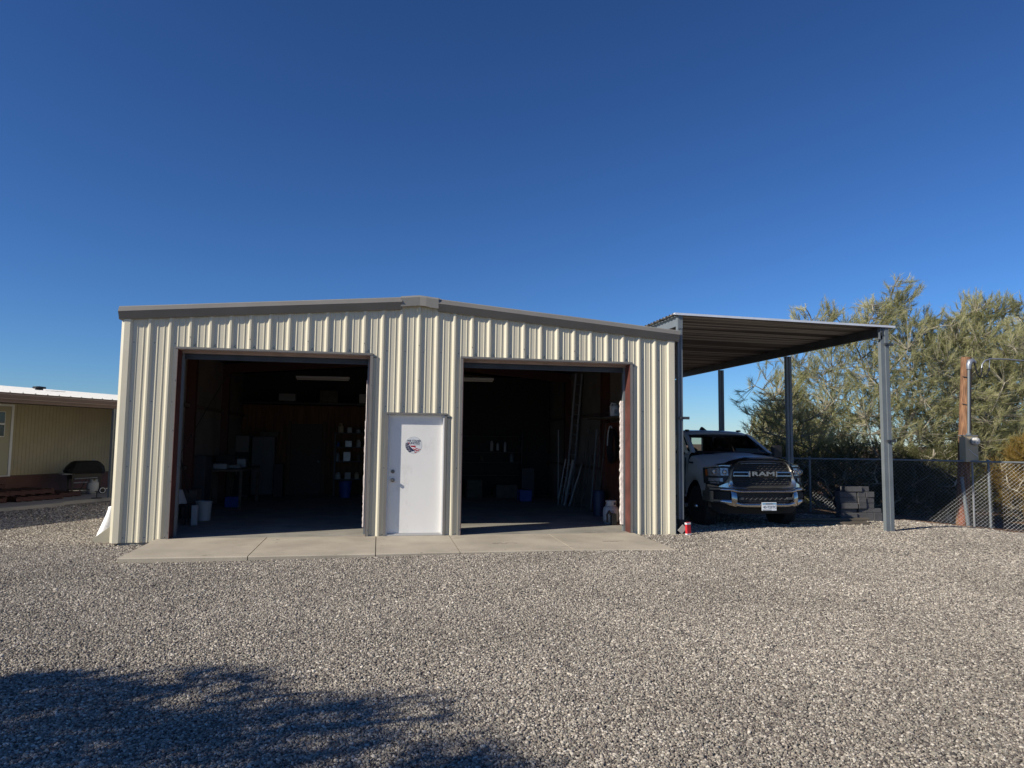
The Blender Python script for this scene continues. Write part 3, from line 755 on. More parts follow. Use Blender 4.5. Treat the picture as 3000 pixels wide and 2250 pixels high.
w_ = MB(); gl(w_, (-.71, 4.17, 1.50), (.71, 4.17, 1.50), (.69, 4.13, 1.83), (-.69, 4.13, 1.83), 1); w_.build('rear_window', M['glass'], T)
for sg in (-1, 1):
    for p0, p1, wv in (((sg*.84, 1.30, 1.44), (sg*.68, 2.03, 1.88), .045), ((sg*.895, 2.95, 1.44), (sg*.750, 2.95, 1.88), .075), ((sg*.895, 4.10, 1.44), (sg*.742, 4.0, 1.88), .17)):
        q_ = MB(); bar(q_, p0, p1, .022, wv); q_.build('pillar_trim', M['black'], T)
MB().box(-.72, .72, 1.99, 4.1, 1.862, 1.868).build('headliner', M['black'], T)
it = MB(); it.box(-.84, .84, 1.36, 1.75, 1.1, 1.44); it.box(-.92, .92, 1.3, 4.2, .6, .72)
it.build('dashboard', M['black'], T)
def seat(u, v):
    s = MB(); s.bbox(u-.27, u+.27, v, v+.5, .85, 1.02, .04); s.bbox(u-.25, u+.25, v+.48, v+.64, 1.0, 1.58, .04)
    so_ = s.build('seat', M['grillcover'], T); h = MB().bbox(u-.125, u+.125, v+.53, v+.64, 1.63, 1.83, .03).box(u-.06, u-.045, v+.57, v+.585, 1.57, 1.64).box(u+.045, u+.06, v+.57, v+.585, 1.57, 1.64); h.build('headrest', M['grillcover'], so_)
seat(-.40, 2.1); seat(.42, 2.1); MB().bbox(-.72, .72, 3.3, 3.85, .85, 1.02, .04).bbox(-.72, .72, 3.82, 3.96, 1.0, 1.42, .04).build('rear_seat', M['grillcover'], T)
for sg in (-1, 1): MB().box(sg*.79-.06, sg*.79+.06, 4.08, 4.125, 1.42, 1.88).build('pillar_trim', M['black'], T)
st = MB(); st.tube([(.42+.19*math.cos(a*PI/8), 1.85+.06*math.sin(a*PI/8), 1.32+.18*math.sin(a*PI/8)) for a in range(17)], .016, 6); st.build('steering_wheel', M['black'], T)
ch = MB(); ch.box(-.70, .70, .42, 5.9, .42, .85); ch.box(-.84, .84, .40, 1.3, .66, 1.24); ch.box(-.62, .62, .30, .42, .42, 1.26)
ch.build('chassis', M['black'], T)
ln = MB()
for sg in (-1, 1):
    for c in WV:
        vs = []; 
        for a in range(15):
            th = a*PI/14; vs += [(sg*.62, c+(AR+.01)*math.cos(th), .43+(AR+.01)*math.sin(th)), (sg*.985, c+(AR+.005)*math.cos(th), .43+(AR+.005)*math.sin(th))]
        ln.add(vs, [(2*i, 2*i+1, 2*i+3, 2*i+2) for i in range(14)])
    ln.box(sg*.9-.08, sg*.9+.08, 1.5, 4.1, .42, .47)
ln.parts('wheel_liner', M['black'], T)
def wheel(u, v):
    sg = 1 if u > 0 else -1
    Mx = Matrix.Translation((u, v, WR)) @ Matrix.Rotation(sg*PI/2, 4, 'Y')
    t = MB(); t.lathe([(.235, -.13), (.33, -.137), (.385, -.13), (.407, -.10), (.41, -.03), (.41, .03), (.407, .10), (.385, .13), (.33, .137), (.235, .13)], Mx, 40)
    for k in range(56):
        a = 2*PI*k/56; R_ = Mx @ Matrix.Rotation(a, 4, 'Z')
        t.box(.405, .417, -.016, .012, -.12, -.04, R_); t.box(.405, .417, -.012, .016, .04, .12, R_); t.box(.405, .417, -.02, .008, -.03, .03, R_)
    w = bpy.data.objects.new('wheel', None); COL.objects.link(w); w.parent = T
    t.build('tyre', M['rubber'], w, smooth=30)
    r = MB(); r.lathe([(.001, .03), (.10, .045), (.15, .05), (.175, .09), (.20, .115), (.235, .13), (.24, .12), (.24, -.12), (.001, -.12)], Mx, 32)
    for k in range(8):
        a = 2*PI*k/8; R_ = Mx @ Matrix.Rotation(a, 4, 'Z'); r.box(.085, .205, -.02, .02, .045, .105, R_)
        r.lathe([(.001, .05), (.013, .05), (.012, .085), (.001, .09)], Mx @ Matrix.Translation((.082*math.cos(a+.39), .082*math.sin(a+.39), 0)), 6)
    r.lathe([(.001, .03), (.062, .03), (.058, .14), (.045, .165), (.001, .17)], Mx, 20)
    r.build('rim', M['chrome_dull'], w, smooth=35)
for u in (-.865, .865):
    for v in WV: wheel(u, v)
# ---- front end
us = rng_(-1.02, 1.02, 40); up_ = [u for u in us if u >= -1e-6]
bmp = MB(); B = -.02
bt = sym(lin([(0, .795), (.55, .795), (.68, .83), (1.02, .83)])); bt2 = sym(lin([(0, .735), (.6, .735), (.68, .76), (1.02, .76)]))
bb = sym(lin([(0, .455), (.45, .455), (.62, .475), (.85, .53), (1.02, .555)])); bb2 = sym(lin([(0, .555), (.50, .555), (.62, .60), (1.02, .60)]))
strip(bmp, us, bt, bt2, B-.012, .13, bulge=.035)                              # top band
strip(bmp, rng_(-.62, .62, 24), bb2, bb, B-.012, .13, bulge=.05)             # bottom band
for sg in (-1, 1):
    q = rng_(.60, .70, 3); q = [sg*a for a in q]; q.sort(); strip(bmp, q, bt2, bb, B-.012, .12, bulge=.03)
    q = sorted([sg*a for a in rng_(.70, .98, 6)]); strip(bmp, q, lambda u: .60, lambda u: bb(u)+.0, B-.006, .12, bulge=.02)
    q = sorted([sg*a for a in rng_(.97, 1.02, 2)]); strip(bmp, q, bt2, bb, B, .30)
# sides of the bumper running back to the wheel opening
for sg in (-1, 1):
    c = cu(1.02)+B
    bmp.add([(sg*1.02, c+.0, .83), (sg*1.02, c+.0, .56), (sg*1.03, c+.16, .60), (sg*1.03, c+.16, .83), (sg*.96, c+.16, .60), (sg*.96, c+.16, .83)], [(0, 1, 2, 3), (2, 4, 5, 3)])
bmp.build('bumper', M['chrome_dull'], T, smooth=40)
bi = MB(); strip(bi, rng_(-1.0, 1.0, 36), lambda u: .80, sym(lin([(0, .50), (.7, .52), (1.0, .58)])), B+.06, .05)
bi.build('bumper_insert', M['black'], T)
for sg in (-1, 1):
    fg = MB(); strip(fg, sorted([sg*a for a in rng_(.74, .95, 5)]), lambda u: .735, lambda u: .62, B+.015, .02); fg.build('fog_lamp_bezel', M['rubber'], T)
gm = MB()
for k in range(9):
    u0 = -.42+k*.105; gm.tube([(u0, B+.045, .60), (u0+.05, B+.04, .64), (u0+.105, B+.045, .60)], .006, 4); gm.tube([(u0, B+.045, .67), (u0+.05, B+.04, .70), (u0+.105, B+.045, .67)], .006, 4)
gm.box(.46, .56, B+.0, B+.05, .61, .65); gm.box(-.56, -.46, B+.0, B+.05, .61, .65); gm.box(.585, .592, B, B+.05, .58, .72)
gm.build('intake_mesh', M['darksteel'], T)
va = MB(); strip(va, rng_(-.95, .95, 24), sym(lin([(0, .47), (.6, .48), (.95, .56)])), sym(lin([(0, .30), (.8, .32), (.95, .42)])), .10, .05, -.3); va.build('front_valance', M['rubber'], T)
tp = MB(); strip(tp, rng_(-.35, .40, 12), lambda u: .802, lambda u: .785, B-.004, .1); tp.build('bumper_pad', M['black'], T)
# grille
G0 = .035
outer = [(-.60, .80), (-.76, .83), (-.78, .90), (-.705, 1.0), (-.665, 1.16), (-.59, 1.30), (-.50, 1.365), (-.25, 1.385), (0, 1.39), (.25, 1.385), (.50, 1.365), (.59, 1.30), (.665, 1.16), (.705, 1.0), (.78, .90), (.76, .83), (.60, .80), (.3, .795), (0, .79), (-.3, .795)]
inner = [(-.56, .875), (-.60, .89), (-.635, .94), (-.63, 1.03), (-.60, 1.16), (-.545, 1.26), (-.47, 1.315), (-.25, 1.33), (0, 1.333), (.25, 1.33), (.47, 1.315), (.545, 1.26), (.60, 1.16), (.63, 1.03), (.635, .94), (.60, .89), (.56, .875), (.3, .868), (0, .865), (-.3, .868)]
mid = [((a+c)/2, (b+d)/2) for (a, b), (c, d) in zip(outer, inner)]
gs = MB()
def fgr(off): return lambda u, z: (u, cu(u)+G0+off+(z-.8)*.16, z)
nn = len(outer)
vs = [fgr(.02)(*p) for p in outer]+[fgr(-.012)(*p) for p in mid]+[fgr(.03)(*p) for p in inner]+[fgr(.09)(*p) for p in inner]+[fgr(.10)(*p) for p in outer]
gs.add(vs, [(r*nn+k, (r+1)*nn+k, (r+1)*nn+(k+1) % nn, r*nn+(k+1) % nn) for r in range(3) for k in range(nn)]+[(k, (k+1) % nn, 4*nn+(k+1) % nn, 4*nn+k) for k in range(nn)])
gs.build('grille_surround', mat('grille_chrome', (.50, .49, .47), .28, .95), T, smooth=50)
gi_ = MB(); gi_.add([fgr(.075)(*p) for p in inner], [tuple(range(nn))]); gi_.build('grille_backing', M['black'], T)
gm = MB()
for r in range(10):
    z = .905+r*.042
    if 1.06 < z < 1.13: continue
    for k in range(13):
        u = -.60+k*.1+(.05 if r % 2 else 0)
        lim = .60 if z < 1.16 else .60-(z-1.16)*.75
        if abs(u) > lim: continue
        p = fgr(.05)(u, z); gm.tube([(p[0]-.045, p[1], z-.008), (p[0]-.02, p[1]-.012, z+.006), (p[0]+.02, p[1]-.012, z+.006), (p[0]+.045, p[1], z-.008)], .006, 4)
gm.parts('grille_mesh', mat('satin_black', (.02, .02, .021), .6), T)
for sg in (-1, 1):
    gb = MB()
    oz = [(.285, 1.05), (.625, 1.05), (.605, 1.14), (.285, 1.14)]; iz = [(.31, 1.072), (.615, 1.072), (.60, 1.118), (.31, 1.118)]
    oz = [(sg*a, b) for a, b in oz]; iz = [(sg*a, b) for a, b in iz]
    gb.ring(oz, iz, fgr(.0), fgr(.05)); gb.box(sg*.285-.012, sg*.285+.012, G0+.03, G0+.07, 1.04, 1.15)
    gb.build('grille_bar', M['chrome'], T)
text_mesh('RAM', .112, 'grille_lettering', M['chrome'], T, (0.0, G0+.035, 1.097), (PI/2, 0, 0), .010, xs_=2.15, bold=.004)
# headlamps
for sg in (-1, 1):
    def q(a, b, n): return sorted([sg*x for x in rng_(a, b, n)])
    hb = MB(); strip(hb, q(.665, 1.03, 8), sym(lin([(.66, 1.235), (.8, 1.245), (1.03, 1.20)])), sym(lin([(.66, .99), (.78, .93), (.86, .87), (1.03, .90)])), .09, .10, .12)
    ho = hb.build('headlight', M['black'], T)
    h1 = MB(); strip(h1, q(.70, .83, 4), lambda u: 1.205, lambda u: 1.06, .075, .02, .12); strip(h1, q(.84, 1.0, 5), sym(lin([(.84, 1.21), (1.0, 1.185)])), lambda u: 1.05, .075, .02, .12)
    h1.build('lamp_reflector', M['lamp'], ho)
    h2 = MB()
    for (u, r) in ((.765, .045), (.92, .05)):
        p = Matrix.Translation((sg*u, cu(u)+.105, 1.13)) @ Matrix.Rotation(PI/2, 4, 'X')
        h2.lathe([(.001, 0), (r, 0), (r, .04), (r*.8, .045), (r*.6, .02), (.001, .012)], p, 18)
    h2.parts('projector', M['chrome'], ho, smooth=40)
    h3 = MB(); strip(h3, q(.80, 1.0, 5), lambda u: 1.01, lambda u: .945, .07, .02, .12); strip(h3, q(.86, .98, 3), lambda u: .93, lambda u: .905, .07, .02, .12); h3.build('turn_lamp', M['lamp'], ho)
    h4 = MB(); strip(h4, q(1.005, 1.03, 1), lambda u: 1.17, lambda u: 1.05, .08, .03, .12); h4.build('side_marker', M['amber'], ho)
    h5 = MB(); strip(h5, q(.66, 1.035, 8), sym(lin([(.66, 1.26), (.8, 1.265), (1.035, 1.215)])), sym(lin([(.66, 1.238), (.8, 1.247), (1.035, 1.20)])), .07, .06, .12); h5.build('chrome_brow', M['chrome'], ho)
    cp2 = MB(); strip(cp2, q(.72, 1.025, 6), sym(lin([(.72, .93), (.8, .90), (.87, .855), (1.025, .885)])), lambda u: .838, .05, .06, .1); cp2.build('chrome_cheek', M['chrome_dull'], T)
# painted front edge between lamps and hood + bug deflector
df = MB(); zt_ = sym(lin([(0, 1.425), (.30, 1.42), (.40, 1.395), (.62, 1.345), (.72, 1.295), (.86, 1.275), (.88, 1.27)])); zb_ = sym(lin([(0, 1.395), (.30, 1.392), (.40, 1.378), (.55, 1.345), (.66, 1.275), (.88, 1.262)]))
vs = []; uu = rng_(-.88, .88, 44)
for u in uu:
    for z, off in ((zb_(u), .045), ((zb_(u)+zt_(u))/2+.004, .075), (zt_(u), .145), (zt_(u)+.006, .19)): vs.append((u, cu(u)+off+.02, z))
df.add(vs, [(4*i+k, 4*i+4+k, 4*i+5+k, 4*i+1+k) for i in range(len(uu)-1) for k in range(3)])
df.build('hood_deflector', mat('smoked_acrylic', (.010, .010, .012), .12), T, smooth=50)
# mirrors, antenna, marker lamps, badge, plate
for sg in (-1, 1):
    m_ = MB(); m_.tube([(sg*.93, 1.62, 1.46), (sg*1.18, 1.64, 1.50)], .03, 8); m_.bbox(sg*1.25-.115, sg*1.25+.115, 1.58, 1.70, 1.36, 1.66, .03)
    m_.build('side_mirror', M['black'], T, smooth=40)
an = MB(); an.add([(-.07-.035, 2.35, 1.97), (-.07+.035, 2.35, 1.97), (-.07+.04, 2.62, 1.98), (-.07-.04, 2.62, 1.98), (-.07, 2.50, 2.055), (-.07, 2.60, 2.06)], [(0, 1, 4), (1, 2, 5, 4), (2, 3, 5), (3, 0, 4, 5)])
an.build('roof_antenna', M['black'], T)
for u in (-.62, .62): MB().bbox(u-.045, u+.045, 2.1, 2.2, 1.945, 1.985, .015).build('roof_marker_lamp', mat('smoked_amber', (.03, .012, .004), .2), T)
bd = MB()
for sg in (-1, 1): bd.box(sg*.985-.008, sg*.985+.008, 1.10, 1.26, 1.265, 1.30)
bd.parts('fender_badge', M['black'], T)
dh = MB()
for sg in (-1, 1):
    for v in (2.72, 3.82): dh.box(sg*1.01-.02, sg*1.01+.02, v-.11, v+.02, 1.17, 1.205)
dh.parts('door_handle', M['carpaint'], T)
sm_b = MB()
for sg in (-1, 1):
    for v in (1.40, 2.93, 4.10): sm_b.box(sg*1.004-.013, sg*1.004+.0135, v-.004, v+.004, .62, 1.38)
sm_b.parts('door_seam', M['black'], T)
PU = .045
pt = MB(); pt.cm = 0; pt.bbox(PU-.155, PU+.155, -.052, -.046, .402, .560, .002)
pt.cm = 1; pt.box(PU-.144, PU+.144, -.0535, -.0521, .520, .546); pt.cm = 2; pt.box(PU-.075, PU+.075, -.0545, -.0536, .522, .540); pt.box(PU-.14, PU+.05, -.0535, -.0521, .4105, .420)
LP = pt.build('licence_plate', [mat('plate_white', (.72, .76, .80), .35), mat('plate_blue', (.10, .30, .48), .4), mat('plate_ink', (.05, .06, .08), .5)], T)
text_mesh('43-T23TC', .068, 'plate_lettering', bpy.data.materials['plate_ink'], LP, (PU+.01, -.0535, .468), (PI/2, 0, 0), .0006, xs_=.95, bold=.0008)

# ------------------------------------------------------------------ chain link fence
F = thing('chain_link_fence', 'galvanized chain link fence running behind the carport and past the meter pole', 'fence')
def zbt(x): return gz(x, fence_y(x))+.02
ZT = 1.262
fx0, fx1 = 10.6, 20.2; fc, fs = math.cos(math.atan(FSL)), math.sin(math.atan(FSL))
b = MB(); b.tube([(x, fence_y(x), ZT+.006*math.sin(x*1.7)) for x in rng_(fx0, fx1, 12)], .021, 8); b.build('top_rail', M['galv'], F)
for x in (11.1, 13.95, 17.08, 19.9):
    b = MB(); px_, py_ = x+.035*fs*-1, fence_y(x)+.035*fc; b.tube([(px_, py_, zbt(x)-.3), (px_, py_, ZT-.01)], .026, 10); b.lathe([(.03, 0), (.034, .03), (.02, .06), (.001, .065)], Matrix.Translation((px_, py_, ZT-.015)), 10)
    b.build('post', M['galv'], F)
b = MB(); p_ = .057*math.sqrt(2)/2*1.02; k = 0; sd = 0.
def tri(mb, pts, r):
    vs = []
    for p in pts: vs += [(p[0], p[1]-r, p[2]), (p[0]-r*.87, p[1]+r*.5, p[2]), (p[0]+r*.87, p[1]+r*.5, p[2])]
    mb.add(vs, [(3*i+a, 3*i+(a+1) % 3, 3*i+3+(a+1) % 3, 3*i+3+a) for i in range(len(pts)-1) for a in range(3)])
while fx0+sd*fc < fx1:
    xb = fx0+sd*fc; z = zbt(xb); pts = []; i = 0
    while z < ZT-.01:
        ds = (p_/2 if (i % 2) == 0 else -p_/2)*(1 if k % 2 == 0 else -1); off = -.026+(.003 if i % 2 else -.003)+.012*math.sin(sd*2.1+z)
        pts.append((xb+ds*fc-off*fs, fence_y(xb)+ds*fs+off*fc, z)); z += p_; i += 1
    tri(b, pts, .0022); sd += p_; k += 1
b.build('wire_mesh', mat('fence_wire', (.42, .43, .44), .5, .2), F)

# ------------------------------------------------------------------ meter pole
PX, PY = 16.86, 2.1
U = thing('utility_pole', 'short weathered wooden pole carrying a meter box and service conduit', 'pole', (PX, PY, 0)); U.scale = (.955, .955, .968)
b = MB(); n = 9
b.tube([(.0735*(-.6+4.40*i/n), 0, -.6+4.40*i/n) for i in range(n+1)], [.148-.032*i/n for i in range(n+1)], 20)
b.build('shaft', M['pole_wood'], U, smooth=40)
b = MB(); b.tube([(.113, -.15, 1.93), (.205, -.14, 3.52)], .031, 12); b.lathe([(.05, 0), (.06, .03), (.06, .05), (.04, .06)], Matrix.Translation((.113, -.15, 1.905)), 14); b.build('conduit', M['galv'], U, smooth=40)
b = MB(); b.tube([(.203, -.14, 3.50), (.207, -.14, 3.60), (.235, -.145, 3.68), (.31, -.15, 3.71), (.38, -.155, 3.66)], [.05, .060, .070, .058, .03], 12); b.build('weatherhead', M['alu'], U, smooth=50)
for z in (2.62, 3.28):
    MB().tube([(.0735*z-.15, -.06, z+.05), (.0735*z-.02, -.165, z+.01), (.0735*z+.06, -.19, z), (.0735*z+.12, -.12, z)], .009, 6).build('strap', M['darksteel'], U)
bxm = MB(); bxm.bbox(-.205, .145, -.38, -.19, 1.29, 1.90, .006); MBX = bxm.build('meter_box', M['boxbeige'], U)
MB().box(-.225, .145, -.39, -.18, 1.9005, 1.918).build('lid', M['plain_grey'], MBX)
mm = Matrix.Translation((.01, -.38, 1.775)) @ Matrix.Rotation(PI/2, 4, 'X')
MB().lathe([(.001, 0), (.098, 0), (.098, .035), (.085, .04), (.001, .04)], mm, 28).build('meter_ring', M['galv'], MBX, smooth=40)
MB().lathe([(.085, .0395), (.082, .10), (.075, .125), (.06, .135), (.001, .137)], mm, 28).build('meter', mat('meter_face', (.55, .54, .50), .25, 0, .35, 22), MBX, smooth=40)
MB().tube([(-.12, -.386, 1.58), (-.04, -.40, 1.50), (.10, -.39, 1.42)], .006, 5).build('seal_wire', M['white'], MBX)
b = MB(); b.tube([(.36, -.155, 3.66), (.39, -.16, 3.52), (.42, -.16, 3.38), (.49, -.16, 3.31), (.535, -.16, 3.38), (.54, -.16, 3.48)], .012, 6)
b.tube([(.35, -.155, 3.66), (.37, -.16, 3.5), (.43, -.16, 3.36), (.55, -.16, 3.30), (.69, -.16, 3.37), (.76, -.16, 3.50)], .012, 6)
b.tube([(.54, -.16, 3.44), (.545, -.16, 3.54)], .024, 6); b.tube([(.74, -.16, 3.46), (.765, -.16, 3.55)], .024, 6)
b.build('drip_loop', M['black'], U)
b = MB(); b.tube([(.545, -.16, 3.52), (.57, -.16, 3.63), (.65, -.16, 3.72), (.80, -.16, 3.765), (1.3, -.16, 3.775), (2.2, -.2, 3.73), (4.5, -.6, 3.76), (9, -1.2, 4.0)], .017, 7)
b.tube([(.765, -.16, 3.54), (.775, -.16, 3.65), (.79, -.16, 3.755)], .01, 5); b.tube([(.25, 0, 3.80), (1.1, -.1, 3.80), (2.2, -.2, 3.74)], .004, 5)
b.build('service_cable', M['alu'], U, smooth=60)
b = MB(); b.tube([(-.18, -.2, .9), (-.13, -.22, .3), (-.06, -.24, -.5)], .04, 8); tag(b.build('pipe_stub', M['galv'], None, loc=(PX, PY, 0)), 'bent grey pipe leaning at the foot of the meter pole', 'pipe')
MB().tube([(.05, -.28, 1.27), (.05, -.28, .4), (.04, -.28, -.5)], .022, 8).build('ground_conduit', M['plain_grey'], U)
b = MB(); b.tube([(0, 0, -.6), (.01, 0, .1), (.02, .01, .42)], [.09, .085, .075], 14); tag(b.build('wood_stump', mat('rusty_stump', (.20, .075, .045), .8, 0, .3, 6, .4, 30), None, loc=(PX-.07, PY-.06, 0)), 'reddish wooden stump post behind the fence left of the meter pole', 'post')

# ------------------------------------------------------------------ block stack, lumber, tyre
bl0 = MB(); bl0.bbox(0, .39, 0, .19, 0, .19, .004); proto = None
def block(x, y, z, rz=0, half=False, tall=.19, lab=''):
    b = MB(); w = .19 if half else .39
    b.bbox(-w/2, w/2, -.095, .095, 0, tall-.004, .004)
    for q in ((-w/4, w/4) if not half else (0,)):
        pass
    # cores on the top face
    b.cm = 1
    for cx in ((-.095, .095) if not half else (0,)): b.box(cx-.055, cx+.055, -.055, .055, tall-.0035, tall-.0015)
    o = b.build('concrete_block', [M['block'], M['black']], None, loc=(x, y, z)); o.rotation_euler = (0, 0, rz)
    return tag(o, lab, 'block', 'grey blocks stacked behind the carport post')
bz = gz(13.8, 1.75)-.0; r2 = random.Random(4)
BX, BY = 13.50, 1.72
lay = [(0, .19, [(-.02, 0, 'wide base block at the left end of the pile'), (.39, 0, 'wide base block in the middle of the pile front'), (.68, 1, 'small base block at the right end of the pile')]),
       (1, .09, [(0, 0, 'thin block in the second course at the left'), (.34, 1, 'thin half block in the middle of the second course'), (.58, 0, 'thin block overhanging at the right of the second course')]),
       (2, .12, [(0, 0, 'block in the third course at the left'), (.31, 1, 'half block in the middle of the third course'), (.52, 1, 'half block at the right end of the third course')]),
       (3, .12, [(0, 0, 'block in the fourth course at the left'), (.31, 1, 'half block in the middle of the fourth course'), (.52, 1, 'half block at the right end of the fourth course')]),
       (4, .12, [(0, 0, 'block in the fifth course at the left'), (.31, 1, 'half block in the middle of the fifth course'), (.52, 1, 'half block at the right end of the fifth course')]),
       (5, .11, [(.12, 0, 'topmost long block on the grey pile'), (.41, 1, 'topmost small block on the grey pile')])]
z = bz
for lv, h, row in lay:
    for dx, half, lb in row: block(BX+dx+.1+(.0 if half else .0), BY+r2.uniform(-.03, .03), z, r2.uniform(-.07, .07), bool(half), h, 'grey '+lb)
    z += h
rl = random.Random(6)
names = ['nearest weathered board lying beside the block pile', 'second weathered board in the low lumber pile', 'third weathered board in the low lumber pile', 'topmost board of the low lumber pile', 'rear board lying against the fence foot']
M['lumber'] = mat('weathered_lumber', (.10, .085, .065), .85, 0, .3, 4, .3, 30, (.5, 8, 8))
for i, (x, y, zz_, L, a) in enumerate([(12.75, 1.15, 0, 1.7, -.12), (12.8, 1.36, 0, 1.8, -.10), (12.9, 1.6, 0, 1.6, -.16), (12.85, 1.38, .055, 1.9, -.08), (12.9, 1.9, .0, 1.7, -.05)]):
    o = MB().bbox(-L/2, L/2, -.07, .07, 0, .05, .004).build('board', M['lumber'], None, loc=(x, y, gz(x, y)+zz_+.008)); o.rotation_euler = (0, 0, a); tag(o, names[i], 'board', 'boards lying beside the block pile')
ty = MB(); mx = Matrix.Translation((14.50, 2.88, .30)) @ Matrix.Rotation(rad(78), 4, 'X')
ty.lathe([(.20, -.09), (.32, -.095), (.365, -.06), (.37, 0), (.365, .06), (.32, .095), (.20, .09)], mx, 36)
tag(ty.build('old_tyre', M['rubber'], None, smooth=40), 'black round tyre leaning on the fence behind the block pile', 'tyre')

# ------------------------------------------------------------------ white sack at the garage corner
def cloth():
    b = MB(); n = 22; m_ = 12; vs = []; r = random.Random(2)
    for i in range(n):
        a = 2*PI*i/n
        for j in range(m_):
            t = j/(m_-1); R_ = .10+.20*t**1.3; R_ *= 1+.12*math.sin(3*a+2*t)+.07*math.sin(7*a+3*t)*t
            vs.append((R_*math.cos(a)*.72, R_*math.sin(a), .50*(1-t)**.85+.012*math.sin(5*a)*t))
    vs.append((0, 0, .52)); c = len(vs)-1
    b.add(vs, [(i*m_+j, ((i+1) % n)*m_+j, ((i+1) % n)*m_+j+1, i*m_+j+1) for i in range(n) for j in range(m_-1)]+[(c, ((i+1) % n)*m_, i*m_) for i in range(n)])
    return b
o = cloth().build('cloth_sack', M['cloth'], None, smooth=70, loc=(-.80, 1.15, gz(-.8, 1.1)))
tag(o, 'white crumpled cloth bundle slumped against the left garage side', 'sack')
o = MB().box(-.16, .16, -.012, .012, -.09, .09).build('board_scrap', M['panel_trim'], None, loc=(-.62, .34, -.01)); o.rotation_euler = (rad(10), rad(-38), 0)
tag(o, 'tan metal scrap sticking out at the garage left corner', 'scrap')

# ------------------------------------------------------------------ mobile home (own frame: x along the wall, y inward)
HA = math.atan2(.88732, .46115); HL = (-4.65, 5.36)
H = thing('mobile_home', 'tan mobile home with white metal roof, brown gutter and shaded porch', 'mobile home', (HL[0], HL[1], 0), HA)
s0, s1, TW = -9.0, 13.0, 3.0
def sidewall():
    b = MB(); s = s0; vs = []
    while s < s1:
        for a, d in ((0, 0), (.085, 0), (.092, .008), (.10, .008), (.107, 0)): vs.append((s+a, d))
        s += .107
    m = len(vs); V = [(x, TW+d, .5) for x, d in vs]+[(x, TW+d, 2.47) for x, d in vs]
    b.add(V, [(i, i+1, m+i+1, m+i) for i in range(m-1)])
    b.box(s0, s1, TW+.03, TW+.12, .5, 2.47)
    return b
sidewall().build('wall', M['siding'], H)
MB().box(s0, s1, TW-.02, TW+.01, .0, .49).build('skirting', M['skirt'], H)
MB().box(s0, s1, TW-.012, TW+.0, .49, .52).build('base_trim', M['brown'], H)
b = MB(); b.add([(s, t, z) for s in (s0, s1) for t, z in ((-.06, 2.535), (TW+.3, 2.845), (7.5, 3.20), (7.5, 3.14), (TW, 2.50), (0, 2.36))], [(0, 1, 7, 6), (1, 2, 8, 7), (2, 3, 9, 8), (3, 4, 10, 9), (4, 5, 11, 10), (0, 5, 4, 3, 2, 1), (6, 7, 8, 9, 10, 11)])
HR = b.build('roof', M['roofwhite'], H)
b = MB(); s = s0
while s < s1:
    b.add([(s+a, t, z) for t, z0 in ((-.10, 2.535), (TW+.3, 2.850), (7.5, 3.205)) for a, z in ((-.03, z0), (-.012, z0+.03), (.012, z0+.03), (.03, z0))], [(k, k+1, k+5, k+4) for k in (0, 1, 2)]+[(k+4, k+5, k+9, k+8) for k in (0, 1, 2)]+[(0, 1, 2, 3)]); s += .3048
b.build('roof_rib', M['roofwhite'], HR)['kind'] = 'stuff'
b = MB(); b.lathe([(.10, 0), (.10, .09), (.17, .10), (.17, .15), (.001, .17)], Matrix.Translation((4.17, 4.0, 2.88)), 16); b.build('roof_vent', M['black'], HR)
MB().box(4.55, 4.95, 3.9, 4.15, 2.88, 2.94).build('vent_flashing', M['darksteel'], HR)
b = MB()
b.box(s0, s1, -.10, -.0, 2.43, 2.545); b.box(s0, s1, -.085, 0, 2.385, 2.429); b.box(s0, s1, -.06, .0, 2.32, 2.384)
b.build('gutter', M['brown'], H)
b = MB(); b.box(s0, s1, -.088, -.086, 2.405, 2.412); b.box(s0, s1, -.103, -.1005, 2.50, 2.51); b.build('gutter_bead', mat('gutter_bead', (.30, .24, .22), .4), H)
bx('porch_ceiling', mat('porch_ceiling', (.16, .13, .11), .7), H, s0, s1, .0, TW, 2.44, 2.46)
for s in (3.08, -.9, 7.1):
    b = MB(); b.box(s-.05, s+.0, -.03, .04, .0, 2.33); b.box(s+.002, s+.05, -.045, .04, 0, 2.33); b.build('porch_post', M['galv'], H)
d = MB(); d.bbox(1.65, 2.56, TW-.055, TW-.01, .53, 2.36, .004); D = d.build('door', mat('tan_door', (.40, .37, .26), .6), H)
f = MB(); f.box(1.55, 1.645, TW-.06, TW, .5, 2.42); f.box(2.57, 2.64, TW-.06, TW, .5, 2.42); f.box(1.645, 2.57, TW-.06, TW, 2.365, 2.42); f.box(1.645, 2.57, TW-.06, TW, .5, .525); f.build('door_frame', M['white'], D)
f = MB().box(2.18, 2.40, TW-.07, TW-.056, 1.55, 2.22); W1 = f.build('window', M['white'], D)
f = MB().box(2.20, 2.38, TW-.076, TW-.0705, 1.57, 1.87).box(2.20, 2.38, TW-.076, TW-.0705, 1.91, 2.20); f.parts('pane', mat('dark_pane', (.02, .03, .035), .1), W1)
b = MB(); b.box(2.4, 2.72, TW-.01, TW-.005, 2.44, 2.46)
# patio
mp_ = MB(); pts = [(s0, .06), (1.75, -.02), (1.9, .25), (s1, .25), (s1, TW), (s0, TW)]
ca, sa = math.cos(HA), math.sin(HA)
def hw(s, t): return (HL[0]+ca*s-sa*t, HL[1]+sa*s+ca*t)
mp_.prism(pts, lambda s, t: (*hw(s, t), -.02), lambda s, t: (*hw(s, t), -.2))
tag(mp_.build('patio', mat('patio_concrete', (.30, .29, .28), .85, 0, .1, 1.5, .2, 80)), 'grey concrete porch slab along the mobile home', kind='structure')
